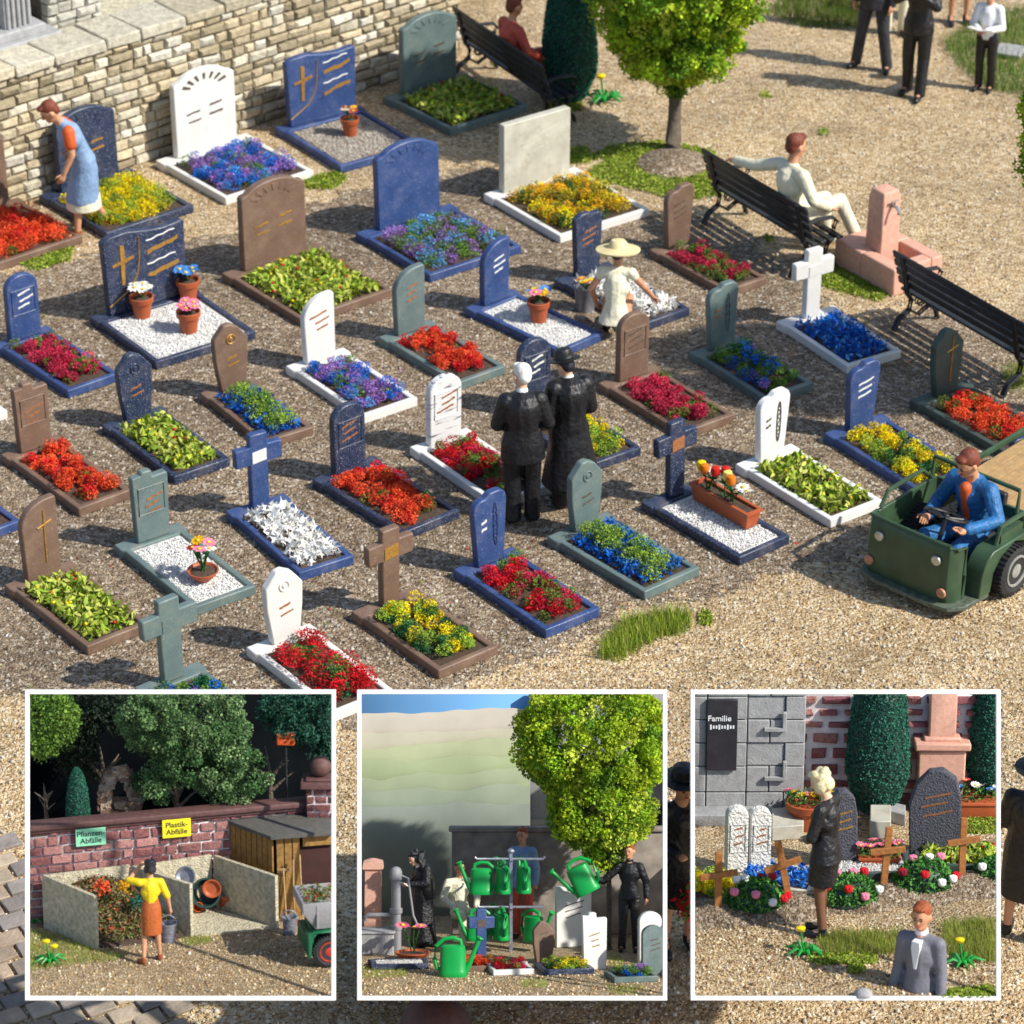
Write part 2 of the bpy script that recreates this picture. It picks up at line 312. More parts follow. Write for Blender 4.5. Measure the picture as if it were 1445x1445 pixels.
PLANT = {
 'red': ('foam', [(RED, 5), (CRIM, 3), (GRN, 2), (OLV, 1)]), 'crimson': ('foam', [(CRIM, 7), (GRN, 1.5), (OLV, 1)]),
 'orange': ('foam', [(ORR, 7), (RED, 2), (OLV, 1.2)]), 'yellow': ('foam', [(YEL, 5), (DGR, 2), (LGR, 3)]), 'yellowbush': ('foam', [(YEL, 7), (LGR, 3), (GRN, 1)]),
 'amber': ('foam', [(YEL, 3), (AMB, 3), (OLV, 3), (DGR, 1)]), 'purple': ('foam', [(PUR, 5), (BLU, 3), (LBL, 1), (GRN, 2.5)]), 'mauve': ('foam', [(GRN, 5), (PUR, 4), (LBL, 1.5), (OLV, 2)]),
 'bluegreen': ('foam', [(GRN, 5), (BLU, 2), (DGR, 2), (PUR, 1)]), 'leaves': ('leaf', [((.42, .5, .06), 5), ((.24, .37, .03), 4), ((.5, .52, .12), 3), (OLV, 1)]),
 'bluepetal': ('chip', [(BLU, 5), ((.0, .09, .45), 3), (LBL, 2)]), 'bluewithbush': ('chipfoam', [(BLU, 5), ((.0, .09, .45), 3)]), 'stars': ('star', [(WHT, 5), ((.7, .68, .58), 1)]),
 'redbush': ('bush', [(RED, 8), (GRN, 2), (DGR, 1)]), 'gravel': ('gravel', None), 'sand': ('sand', None)}
def planting(w, l, kind, dens=1.0, z0=.075):
    """mesh of plants over a w x l bed centred on 0"""
    ty, pal = PLANT[kind]; ms = []
    def foam(nc, pal, rad=.065, hh=.05, per=150, sz=.02):
        P = []; Cc = []; S = []
        for _ in range(nc):
            c = np.array([RNG.uniform(-w/2, w/2)*.94, RNG.uniform(-l/2, l/2)*.95, z0+RNG.uniform(.01, hh)]); col = pick(pal, 1)[0]; r = rad*RNG.uniform(.7, 1.3)
            d = RNG.normal(size=(per, 3)); d /= np.linalg.norm(d, axis=1)[:, None]; rr = r*RNG.uniform(.45, 1.1, (per, 1))**.6
            q = c+d*rr*np.array([1, 1, .85]); q[:, 2] = np.maximum(q[:, 2], z0-.01); P.append(q)
            Cc.append(np.clip(col*RNG.uniform(.6, 1.35, (per, 1)), 0, 1)); S.append(RNG.uniform(.6, 1.3, per)*sz)
        return scat_mesh('f', np.concatenate(P), np.concatenate(S), np.concatenate(Cc), 'quad')
    A = w*l
    if ty == 'foam': ms.append(foam(int(130*A*dens)+4, pal, .066 if w < .8 else .085, .1, 165, .021))
    if ty == 'bush': ms.append(foam(int(85*A*dens)+3, pal, .09, .17, 200, .022))
    if ty in ('leaf', 'chip', 'chipfoam'):
        n = int((1500 if ty == 'leaf' else 2100)*A*dens); P = np.stack([RNG.uniform(-w/2, w/2, n), RNG.uniform(-l/2, l/2, n), z0+RNG.uniform(-.01, .1, n)], 1)
        ms.append(scat_mesh('l', P, RNG.uniform(.06, .14, n)*(1 if ty == 'leaf' else .66), pick(pal, n), 'leaf'))
        if ty == 'leaf':
            n = max(4, int(26*A)); P = np.stack([RNG.uniform(-w/2, w/2, n), RNG.uniform(-l/2, l/2, n), z0+RNG.uniform(.05, .1, n)], 1)
            ms.append(scat_mesh('l', P, .05, pick([(YEL, 3), (RED, 2)], n), 'octa'))
        if ty == 'chipfoam': w *= .6; ms.append(foam(int(120*A), [((.12, .24, .04), 3), (LGR, 2)], .08, .15)); w /= .6
    if ty == 'star':
        n = int(900*A*dens); P = np.stack([RNG.uniform(-w/2, w/2, n), RNG.uniform(-l/2, l/2, n), z0+RNG.uniform(0, .1, n)], 1)
        ms.append(scat_mesh('l', P, RNG.uniform(.08, .14, n), pick(pal, n), 'star'))
    if ty in ('gravel', 'sand'):
        n = int(5200*A); P = np.stack([RNG.uniform(-w/2, w/2, n), RNG.uniform(-l/2, l/2, n), np.full(n, z0)+.012*RNG.uniform(-.5, 1, n)], 1)
        pal = [((.8, .79, .75), 5), ((.6, .58, .54), 2), ((.88, .88, .88), 2)] if ty == 'gravel' else [((.5, .45, .38), 5), ((.36, .32, .27), 3), ((.6, .56, .5), 2)]
        ms.append(scat_mesh('l', P, RNG.uniform(.012, .024, n), pick(pal, n), 'octa'))
    return joinmesh('planting', ms) if len(ms) > 1 else ms[0]
# ---------------------------------------------------------------- headstones
def arc(cx, cz, rx, rz, a0, a1, n=10): return [(cx+rx*math.cos(R(a0+(a1-a0)*i/n)), cz+rz*math.sin(R(a0+(a1-a0)*i/n))) for i in range(n+1)]
def outline(kind, w, h):
    x = w/2
    if kind == 'arch': return [(-x, 0), (x, 0)]+arc(0, h-x*.8, x, x*.8, 0, 180, 14)
    if kind == 'fin': return [(-x*.95, 0), (x*.95, 0)]+arc(x-.06*w, h-.07*w, .06*w, .07*w, 0, 90, 4)+arc(x*.6, h-x*1.35, x*1.6, x*1.35, 90, 180, 12)
    if kind == 'taper': return [(-x*.82, 0), (x*.78, 0)]+arc(x-.09, h-.1, .09, .1, 0, 90, 5)+[(0, h-.005)]+arc(-x+.12, h-.17, .12, .12, 80, 180, 6)
    if kind == 'notch': return [(-x*.82, 0), (x*.82, 0), (x, h-.06), (x-.04, h-.02), (x*.2, h-.03), (x*.1, h), (-x*.5, h), (-x, h-.05)]
    if kind == 'point': return [(-x*.7, 0), (x*.8, 0), (x*1.0, h*.45), (x*1.05, h*.75), (x*.5, h*.93), (.0, h), (-x*.35, h*.99), (-x*1.0, h*.8), (-x*.98, h*.5)]
    if kind == 'step': return [(-x*.9, 0), (x*.95, 0), (x, h*.88), (x*.95, h*.91), (x*.15, h*.9), (x*.12, h*.98), (x*.05, h), (-x*.45, h), (-x*.5, h*.95), (-x, h*.95)]
    if kind == 'cross':
        a = w*.19; t = h*.60; u = h*.84
        return [(-a, 0), (a, 0), (a, t), (x, t), (x, u), (a, u), (a, h), (-a, h), (-a, u), (-x, u), (-x, t), (-a, t)]
    if kind == 'shoulder': return [(-x, 0), (x, 0), (x, h*.86), (x*.93, h*.89)]+arc(0, h*.84, x*.86, h*.16, 22, 158, 12)+[(-x*.93, h*.89), (-x, h*.86)]
    if kind == 'wave': return [(-x*.92, 0), (x*.98, 0), (x, h*.93), (x*.96, h*.96), (x*.5, h*.93), (x*.1, h*.95), (-x*.4, h), (-x*.8, h*.985), (-x, h*.93)]
    if kind == 'plain': return [(-x, 0), (x, 0), (x, h*.985), (x*.97, h), (-x*.97, h), (-x, h*.985)]
    if kind == 'rough': return [(-x*.9, 0), (x*.85, 0), (x*.95, h*.3), (x*.9, h*.7), (x*.7, h*.9), (x*.2, h), (-x*.3, h*.98), (-x*.55, h*.9), (-x*.75, h*.84), (-x, h*.6), (-x*.97, h*.3)]
def squiggle(mb, x, z, ln, hgt, y, slope=.12):
    n = 5; pts = []
    for i in range(n+1): pts.append((x-ln/2+ln*i/n, z+slope*ln*(i/n-.5)+random.uniform(-.2, .2)*hgt))
    poly = [(a, b-hgt*random.uniform(.3, .5)) for a, b in pts]+[(a, b+hgt*random.uniform(.3, .5)) for a, b in pts[::-1]]
    mb.prism(poly, y, y+.008)
def headstone(parent, kind, w, h, y, mk, ink='gold', extra=None, th=.085, lean=0, sub=True):
    mb = MB(); mb.prism(outline(kind, w, h), -th/2, th/2)
    o = mb.obj('headstone', mk, parent, bevel=.014); o.location = (0, y, .1); o.rotation_euler = (lean, 0, 0)
    f = -th/2-.004
    q = MB()
    if extra == 'fan':
        for k in range(7):
            a = R(28+k*20.6); q.prism([(math.cos(a)*w*r_+s*.012*math.sin(a), h*.74+math.sin(a)*w*r_*.62-s*.012*math.cos(a)) for r_, s in ((.26, -1), (.4, -1.7), (.4, 1.7), (.26, 1))], f-.004, f+.01)
        q.obj('fan_carving', 'dpaint' if mk in ('white', 'cream') else mk, o, bevel=.003)  # dark bars on white stone paint in the shade of recessed grooves
        q = MB(); squiggle(q, .17*w, h*.55, .2*w, .03, f); squiggle(q, -.2*w, h*.5, .22*w, .025, f); squiggle(q, .17*w, h*.44, .22*w, .03, f); squiggle(q, -.18*w, h*.4, .2*w, .025, f)
    elif extra == 'book':
        e = MB(); e.prism([(-.3*w, h*.35), (-.26*w, h*.35), (-.25*w, h*.62), (-.14*w, h*.66), (-.14*w, h*.69), (-.25*w, h*.67), (-.25*w, h*.85), (-.3*w, h*.85), (-.3*w, h*.66), (-.4*w, h*.63), (-.4*w, h*.6), (-.3*w, h*.62)], f-.006, f+.01)
        e.tube([(-.46*w, f, h*.12), (-.36*w, f, h*.18), (-.2*w, f, h*.28), (-.1*w, f, h*.45), (-.07*w, f, h*.65), (-.07*w, f, h*.9)], .008, 6)
        e.obj('carving', 'gold', o)
        for zz in (.72, .42):
            squiggle(q, .22*w, h*zz, .38*w, .055, f, .2)
        e = MB()
        for zz in (.82, .52): e.tube([(.02*w+.07*w*i, f, h*zz+.012*i+.006*(-1)**i) for i in range(6)], .007, 6)
        e.obj('dash_line', 'wpaint', o)
    elif kind == 'cross':
        q.prism([(-w*.15, h*.62), (w*.15, h*.64), (w*.15, h*.79), (-w*.15, h*.77)], f-.003, f+.01)
    elif extra == 'goldcross':
        q.tube([(.09*w, f, h*.2), (.1*w, f, h*.55), (.12*w, f, h*.88)], .008, 6); q.tube([(-.08*w, f, h*.66), (.3*w, f, h*.72)], .008, 6)
    elif extra == 'emblem':
        e = MB(); e.tube([(.05*math.cos(t_)*1., f, h*.78+.05*math.sin(t_)) for t_ in np.linspace(0, 6.28, 13)][:-1], .007, 6, True); e.ell((.0, f, h*.78), (.022, .008, .026)); e.obj('emblem', ink if ink == 'gold' else mk, o)
        squiggle(q, 0, h*.5, .3*w, .025, f, .2); squiggle(q, .02, h*.4, .35*w, .02, f, .2)
    elif extra == 'border':
        e = MB(); e.tube([(.14*w+.06*w*math.cos(t_), f, h*.55+.3*h*math.sin(t_)) for t_ in np.linspace(0, 6.28, 17)][:-1], .006, 6, True); e.tube([(.14*w+.02*math.sin(i*2.1), f, h*.3+h*.04*i) for i in range(13)], .005, 6); e.obj('carving', mk if mk not in ('white', 'flecked') else 'dpaint', o)
        squiggle(q, -.2*w, h*.62, .16*w, .03, f, .3); squiggle(q, -.2*w, h*.52, .16*w, .03, f, .3)
    else:
        zz = .72 if kind != 'step' else .62
        for k in range(3): squiggle(q, random.uniform(-.05, .1)*w, h*(zz-.1*k), random.uniform(.3, .55)*w, .024, f, .25)
        if kind in ('step', 'arch') and extra != 'none':
            e = MB(); zt = h*.78; e.tube([(-.36*w, f, h*.4), (-.36*w, f, zt), (.36*w, f, zt), (.36*w, f, h*.4)], .006, 6, True); e.obj('panel_border', mk, o)
    if q.v: q.obj('inscription', ink, o)
    return o
def kerb(w, l, k, hd, hh=.1):
    h = l/2; W = w/2+.028; x = w/2; i = x-k; hy = h-hd
    P = [(-W, h), (W, h), (W, hy+.03), (x, hy), (x, -h), (-x, -h), (-x, hy), (-W, hy+.03)]; I = [(-i, hy), (i, hy), (i, -h+k), (-i, -h+k)]
    mb = MB(); vs = [(a, b, 0) for a, b in P]+[(a, b, hh) for a, b in P]+[(a, b, hh) for a, b in I]+[(a*.97, b*.985-.004, .03) for a, b in I]
    fs = [(q, (q+1) % 8, (q+1) % 8+8, q+8) for q in range(8)]+[(8, 9, 10, 11, 17, 16, 14, 15), (11, 12, 18, 17), (12, 13, 19, 18), (13, 14, 16, 19)]+[(16+q, 16+(q+1) % 4, 20+(q+1) % 4, 20+q) for q in range(4)]+[tuple(range(8))[::-1], (20, 21, 22, 23)]
    return mb.add(vs, fs), i, hy, -h+k
def grave(A, B, Cc, mk, st, label, plant, ink='gold', extra=None, big=False, sw=None, sh=None, smk=None, M=None, lean=None):
    w, l = (1.27, 1.45) if big else (.64, 1.36)
    if M is None:
        a, b, c = G(*A, .1), G(*B, .1), G(*Cc, .1)
        d1 = (b-a).normalized(); d2 = (c-b).normalized(); ang = (math.atan2(d1.y, d1.x)+math.pi/2+math.atan2(d2.y, d2.x))/2
        ce = (a+c)/2; M = T(ce.x, ce.y, 0) @ RZ(ang)
        if big: l = min(1.62, max(1.2, (b-a).length)); w = min(1.45, max(1.1, (c-b).length))
        else: l = min(1.45, max(1.24, (b-a).length)); w = min(.7, max(.58, (c-b).length))
    root = empty('grave', M, label, 'grave', 'graves set out across the gravel')
    mb, iw, y1, y0 = kerb(w, l, .06, .17 if not big else .2)
    mb.obj('kerb', mk, root, bevel=.012)
    bed = MB(); bed.add([(-iw*.98, y0*.99, .07), (iw*.98, y0*.99, .07), (iw*.98, y1, .07), (-iw*.98, y1, .07)], [(0, 1, 2, 3)])
    bed.obj('bed', 'wgrav' if plant == 'gravel' else ('gravel' if plant == 'sand' else 'soil'), root)
    if plant:
        me = planting(2*iw*.93, (y1-y0)*.93, plant); o = link('granules' if plant in ('gravel', 'sand') else 'planting', me, root, None, 'turf' if PLANT[plant][0] in ('foam', 'bush') else ('grain' if plant in ('gravel', 'sand') else 'petal'))
        o.location = (0, (y0+y1)/2, 0)
        o['kind'] = 'stuff'
    headstone(root, st, sw or (.86 if big else (.5 if st == 'cross' else .38)), sh or (1.08 if big else (.8 if st == 'cross' else .74)), l/2-.095, smk or mk, ink, extra, th=.1 if big else .085, lean=random.uniform(-.03, .03) if lean is None else lean)
    return root
# ---------------------------------------------------------------- small props
def daisy(parent, p, r, col, centre=(.85, .6, .02), tilt=.3, name='flower', n=9, cup=0):
    """flower head of n petals plus stem, one mesh"""
    mb = MB(); m = T(*p) @ RZ(random.uniform(0, 6)) @ RX(random.uniform(-tilt, tilt)) @ RY(random.uniform(-tilt, tilt))
    for k in range(n):
        a = 2*math.pi*k/n; mb.col = vary(col, .85, 1.05); mb.M = m @ RZ(a)
        mb.add([(r*.15, -r*.1, 0), (r*.7, -r*.26, r*(.1+cup)), (r, 0, r*(.02+cup*1.6)), (r*.7, r*.26, r*(.1+cup)), (r*.15, r*.1, 0), (r*.6, 0, -r*.05)], [(0, 1, 5), (1, 2, 5), (2, 3, 5), (3, 4, 5), (4, 0, 5)])
    mb.M = m; mb.col = centre; mb.ell((0, 0, r*.08), (r*.26, r*.26, r*.16), seg=8, rg=5)
    return mb.obj(name, 'petal', parent)
def stems(parent, base, tops, name='stems'):
    mb = MB(); mb.col = (.03, .12, .02)
    for t in tops: mb.tube([base+V((random.uniform(-.02, .02), random.uniform(-.02, .02), 0)), (base+V(t))/2+V((0, 0, .01)), V(t)], .008, 5)
    for k in range(10):
        a = random.uniform(0, 6.28); t = random.choice(tops); q = (base*.5+V(t)*.5); d = V((math.cos(a), math.sin(a), .6))*.07; s_ = V((-math.sin(a), math.cos(a), 0))*.018
        mb.add([q, q+d*.5+s_, q+d, q+d*.5-s_], [(0, 1, 2, 3)])
    return mb.obj(name, 'petal', parent)
def pot_mb(r, h, mb=None):
    mb = mb or MB(); mb.lathe([(r*.68, 0), (r*.88, h*.72), (r*1.02, h*.74), (r*1.06, h*.98), (r*.98, h), (r*.9, h*.95), (r*.84, h*.8)], seg=24, caps=True); return mb
def flowerpot(M, label, cols, r=.13, h=.25, fr=.075, group=None, kind='pot', fh=.1):
    root = empty('flower_pot', M, label, 'flower pot', group)
    if kind == 'pot': pot_mb(r, h).obj('pot', 'terra', root)
    else: MB().lathe([(r*.5, 0), (r*.9, h*.6), (r*1.05, h*.9), (r*1.05, h), (r*.95, h), (r*.8, h*.7)], seg=24).obj('bowl', 'terra', root)
    MB().lathe([(r*.86, h*.8), (r*.5, h*.9), (.01, h*.93)], seg=14).obj('earth', 'soil', root)
    tops = []
    for i, c in enumerate(cols):
        a = 2*math.pi*i/len(cols)+.7; rr = r*(.62 if len(cols) > 1 else 0); p = (rr*math.cos(a), rr*math.sin(a), h+fh+random.uniform(-.01, .03)); tops.append(p)
        daisy(root, p, fr*random.uniform(.85, 1.1), c, centre=(.85, .6, .02) if c != YEL else (.6, .25, .01))
    stems(root, V((0, 0, h*.9)), tops)
    return root
def dandelion(M, label, s=1.0, heads=2):
    root = empty('dandelion', M @ SC(s), label, 'plant', 'yellow dandelion plants')
    mb = MB()
    for k in range(9):
        a = 2*math.pi*k/9+random.uniform(-.2, .2); L = random.uniform(.2, .3); d = V((math.cos(a), math.sin(a), 0)); s_ = V((-d.y, d.x, 0))
        P = [d*.02+V((0, 0, .02)), d*L*.5+V((0, 0, .1)), d*L+V((0, 0, .05))]
        mb.tube(P, [.016, .026, .01], 6)
    mb.obj('leaves', 'lgreen', root)
    for k in range(heads):
        x = -.05+.12*k; z = .34-.08*k; st = MB(); st.tube([(0, 0, .03), (x*.6, 0, z*.5), (x, 0, z)], .014, 6); so = st.obj('stem', 'lgreen', root)
        f = MB(); f.col = YEL; f.lathe([(.02, -.03), (.055, 0), (.06, .025), (.03, .04)], (x, 0, z), 14); f.obj('flower_head', 'petal', so)
    return root
def grass(name, poly, M, label, cat, n, hgt=.08, pal=None, group=None, z=0.0):
    """blades inside a local polygon (list of xy)"""
    if hgt < .07:
        n = int(n*1.6)
    pal = pal or [((.2, .32, .02), 4), ((.34, .42, .04), 4), ((.44, .46, .1), 3), ((.13, .2, .02), 2)]
    xs = [p[0] for p in poly]; ys = [p[1] for p in poly]
    P = []
    def inside(x, y):
        r = False; j = len(poly)-1
        for i in range(len(poly)):
            if (poly[i][1] > y) != (poly[j][1] > y) and x < (poly[j][0]-poly[i][0])*(y-poly[i][1])/(poly[j][1]-poly[i][1])+poly[i][0]: r = not r
            j = i
        return r
    while len(P) < n:
        x, y = random.uniform(min(xs), max(xs)), random.uniform(min(ys), max(ys))
        if inside(x+random.gauss(0, .03), y+random.gauss(0, .03)): P.append((x, y, z-.01))
    if hgt < .07:
        P = [(x, y, z+random.uniform(0, .03)) for x, y, _ in P]; me = scat_mesh(name, P, RNG.uniform(.02, .045, n), pick(pal, n), 'quad')
    else: me = scat_mesh(name, P, RNG.uniform(.5, 1.2, n)*hgt, pick(pal, n), 'blade', .5)
    # widen blades
    o = link(name, me, None, M, 'turf'); return props(o, label, cat, group, 'stuff')
def gpoly(pts): return [tuple(G(*p)[:2]) for p in pts]
# ---------------------------------------------------------------- trees
def tree(M, label, blobs, pal, nclump, per, clump_r, leaf, trunk, name='tree', cat='tree', group=None, clipf=None, barkm='bark', mound=False, shape='quad', dark=.55):
    root = empty(name, M, label, cat, group)
    vol = np.array([b[1][0]*b[1][1]*b[1][2] for b in blobs]); vol = vol**.66; vol /= vol.sum()
    P = []; Cc = []; S = []
    for i in range(nclump):
        b = blobs[RNG.choice(len(blobs), p=vol)]; d = RNG.normal(size=3); d /= np.linalg.norm(d); rr = RNG.uniform(.5, 1.0)**.35
        c = np.array(b[0])+d*np.array(b[1])*rr; col = pick(pal, 1)[0]; q = RNG.normal(size=(per, 3)); q /= np.linalg.norm(q, axis=1)[:, None]
        cr = clump_r*RNG.uniform(.6, 1.35); q = c+q*cr*RNG.uniform(.35, 1.0, (per, 1))**.5; P.append(q); Cc.append(np.clip(col*RNG.uniform(.7, 1.3, (per, 1)), 0, 1)); S.append(leaf*RNG.uniform(.6, 1.3, per))
    P = np.concatenate(P); Cc = np.concatenate(Cc); S = np.concatenate(S)
    if clipf is not None: k = clipf(P); P, Cc, S = P[k], Cc[k], S[k]
    link('crown', scat_mesh('crown', P, S, Cc, shape), root, None, 'turf')
    if trunk:
        mb = MB(); mb.tube([(0, 0, -.02), (0, 0, .12), (.01, 0, trunk[1]*.6), (.0, .01, trunk[1])], [trunk[0]*1.5, trunk[0], trunk[0]*.85, trunk[0]*.6], 14)
        for k in range(7):
            a = k*2.4; z = trunk[1]*(.8+.03*k); L = trunk[2]
            mb.tube([(0, 0, z), (math.cos(a)*L*.5, math.sin(a)*L*.5, z+L*.5), (math.cos(a)*L, math.sin(a)*L, z+L*.9)], [trunk[0]*.5, trunk[0]*.3, trunk[0]*.12], 7)
        mb.obj('trunk', barkm, root)
    return root
def cypress(M, label, r, h, n, clipf=None, pal=None, leaf=.035, ex=2.2):
    root = empty('cypress', M, label, 'conifer', 'clipped dark green conifers')
    t = RNG.uniform(0, 1, n)**.9; z = t*h; prof = r*np.clip(np.minimum(1, .62+t*1.9), 0, 1)*np.sqrt(np.clip(1-((t-.15).clip(0)/.85)**ex, 0, 1))
    a = RNG.uniform(0, 2*np.pi, n); rr = prof*RNG.uniform(.93, 1.04, n); P = np.stack([rr*np.cos(a), rr*np.sin(a), z+.04], 1)
    col = pick(pal or [((.03, .16, .1), 4), ((.045, .2, .13), 3), ((.02, .11, .07), 2)], n); S = leaf*RNG.uniform(.6, 1.2, n)
    if clipf is not None: k = clipf(P); P, col, S = P[k], col[k], S[k]
    link('foliage', scat_mesh('foliage', P, S, col, 'quad'), root, None, 'turf')
    core = MB(); core.lathe([(r*.93*min(1, .62+q*1.9)*math.sqrt(max(.001, 1-(max(0, q-.15)/.85)**ex)), q*h+.02) for q in np.linspace(0, .99, 12)], seg=16); o = core.obj('trunk', 'slateg', root)
    return root, o
# ---------------------------------------------------------------- people
def person(M, label, pose=None, outfit=None, s=1.0, vox=.013, skin='skin', female=False, name='person', face=True, fing=True, group=None):
    J = dict(pelvis=(0, 0, .93), waist=(0, 0, 1.08), chest=(0, 0, 1.3), neck=(0, .0, 1.47), head=(0, .025, 1.63),
             sL=(-.165, 0, 1.385), eL=(-.225, -.01, 1.12), wL=(-.235, .06, .89), sR=(.165, 0, 1.385), eR=(.225, -.01, 1.12), wR=(.235, .06, .89),
             hL=(-.09, 0, .9), kL=(-.1, .02, .5), aL=(-.1, -.02, .08), tL=(-.12, .14, .035), hR=(.09, 0, .9), kR=(.1, .02, .5), aR=(.1, -.02, .08), tR=(.12, .14, .035),
             look=(0, 1, 0))
    J.update(pose or {}); J = {k: V(v) for k, v in J.items()}
    F = dict(hair=None, hstyle='short', top=None, sleeve=1.0, coat=None, trousers=None, skirt=None, hem=None, shoes='black', hat=None, collar=None, bulk=1.0, topsole=None, legs=None)
    F.update(outfit or {}); b = F['bulk']
    root = empty(name, M @ SC(s), label, 'person', group)
    lk = J['look'].normalized(); hd = J['head']; hup = (hd-J['neck']).normalized(); side = lk.cross(hup).normalized(); fw = hup.cross(side).normalized()
    # note: side points to the figure's right
    hm = Matrix((side, fw, hup)).transposed().to_4x4(); hm.translation = hd
    sw = .92 if female else 1.0
    mb = MB()
    fw_ = .8 if female else 1; mb.cap(J['pelvis'], J['waist'], .12, .105*fw_); mb.cap(J['waist'], J['chest'], .11*fw_, .125); mb.cap(J['sL'], J['sR'], .062); mb.cap(J['chest'], J['neck'], .1, .06); mb.cap(J['neck'], hd, .052, .055)
    mb.M = hm; mb.ell((0, .005, .015), (.078, .096, .118)); mb.ell((0, .035, -.055), (.055, .06, .06)); mb.ell((0, .108, -.005), (.014, .022, .024)); mb.ell((.086, 0, 0), (.016, .022, .032)); mb.ell((-.086, 0, 0), (.016, .022, .032)); mb.ell((0, .088, .03), (.05, .014, .012)); mb.ell((0, .09, -.075), (.026, .018, .018)); mb.M = Matrix()
    fingers = MB()
    for S_ in 'LR':
        mb.cap(J['s'+S_], J['e'+S_], .052, .042); mb.cap(J['e'+S_], J['w'+S_], .042, .03)
        mb.cap(J['h'+S_], J['k'+S_], .082, .055); mb.cap(J['k'+S_], J['a'+S_], .055, .036); mb.cap(J['a'+S_], J['t'+S_], .036, .028)
        d = (J['w'+S_]-J['e'+S_]).normalized(); sd = d.cross(V((0, 0, 1))); sd = V((0, 1, 0)) if sd.length < .3 else sd.normalized()
        if abs(d.z) > .75: sd = V((0, 1, 0))-d*d.y; sd.normalize()
        nrm = d.cross(sd).normalized(); nrm = nrm if (S_ == 'L') == (nrm.x > 0) else -nrm
        w = J['w'+S_]; pc = w+d*.05; mb.cap(w, w+d*.07-sd*.012, .027, .03); mb.cap(w+d*.02, w+d*.07+sd*.018, .024, .024)
        if fing:
            for k, (o_, L) in enumerate(((-.03, .052), (-.01, .066), (.01, .07), (.03, .062))):
                p0 = w+d*.072+sd*o_; p1 = p0+d*L*.55+nrm*.008; p2 = p1+d*L*.4+nrm*.024
                fingers.cap(p0, p1, .0105, .0095, 6); fingers.cap(p1, p2, .0095, .008, 6)
            t0 = w+d*.03+sd*.035; fingers.cap(t0, t0+d*.03+sd*.03, .012, .01, 6); fingers.cap(t0+d*.03+sd*.03, t0+d*.06+sd*.035+nrm*.01, .01, .008, 6)
    me = remesh(mb, vox, 2)
    if fing: me = joinmesh('body', [me, fingers.mesh('f')]); me.polygons.foreach_set('use_smooth', [True]*len(me.polygons))
    body = link('body', me, root, None, skin)
    if face:
        e = MB(); e.M = hm
        for x in (-.03, .03): e.ell((x, .096, .018), (.011, .008, .007), seg=8, rg=5); e.ell((x, .1, .04), (.018, .006, .005), seg=8, rg=5)
        e.obj('eyes', 'hblack', body); e = MB(); e.M = hm; e.ell((0, .1, -.045), (.024, .007, .006), seg=8, rg=5); e.obj('mouth', 'redcl', body)
    # hair
    if F['hair']:
        e = MB(); e.M = hm; e.ell((0, -.022, .056), (.087, .1, .092)); e.ell((0, -.05, .01), (.078, .066, .085)); e.ell((.0, .06, .115), (.06, .04, .025))
        if F['hstyle'] == 'full':
            for k in range(14): a = k*2.4; e.ell((.06*math.cos(a), -.03+.06*math.sin(a), .09+.03*math.sin(k)), (.045, .045, .035))
            e.ell((.075, -.01, -.02), (.03, .06, .07)); e.ell((-.075, -.01, -.02), (.03, .06, .07)); e.ell((0, -.08, -.02), (.08, .05, .07))
        if F['hstyle'] == 'bun': e.ell((0, -.11, .02), (.05, .05, .05))
        link('hair', remesh(e, .012, 2), root, None, F['hair'])
    h = F['hat']
    if h:
        e = MB(); e.M = hm @ T(0, -.01, .07) @ RX(.12)
        if h[0] == 'brim': e.lathe([(.17, -.005), (.172, .005), (.1, .016), (.098, .06), (.085, .105), (.05, .12), (.01, .122)], seg=24)
        if h[0] == 'wide': e.lathe([(.26, -.035), (.262, -.02), (.12, .01), (.105, .06), (.08, .09), (.02, .1)], seg=28)
        e.obj('hat', h[1], root)
    if F['collar']:
        e = MB(); e.cap(J['neck']-hup*.0, J['neck']+hup*.02, .062, .058); e.obj('collar', F['collar'], root)
    fm = (J['aL']+J['aR'])/2
    def rings(z0, z1, pts, n=22, fold=.0):
        rs = []
        for (c, rx, ry) in pts:
            c = V(c); rs.append([c+V(((rx+fold*rx*math.sin(k*5*2*math.pi/n*1.0+c.z*3))*math.cos(2*math.pi*k/n), (ry+fold*ry*math.sin(k*5*2*math.pi/n))*math.sin(2*math.pi*k/n), 0)) for k in range(n)])
        return rs
    if F['trousers']:
        e = MB(); e.cap(J['pelvis']+V((-.03, 0, 0)), J['pelvis']+V((.03, 0, 0)), .125*b); e.cap(J['pelvis'], J['waist'], .13*b, .118*b)
        for S_ in 'LR':
            d = (J['a'+S_]-J['k'+S_]).normalized(); e.cap(J['h'+S_], J['k'+S_], .098*b, .074*b); e.cap(J['k'+S_], J['a'+S_]-d*.02, .074*b, .06*b); e.cyl(J['k'+S_], J['a'+S_]+d*.045, .07*b, .066*b)
        link('trousers', remesh(e, vox, 3), root, None, F['trousers'])
    if F['legs']:
        e = MB()
        for S_ in 'LR': e.cap(J['h'+S_], J['k'+S_], .086, .058); e.cap(J['k'+S_], J['a'+S_], .058, .04)
        link('stockings', remesh(e, vox, 2), root, None, F['legs'])
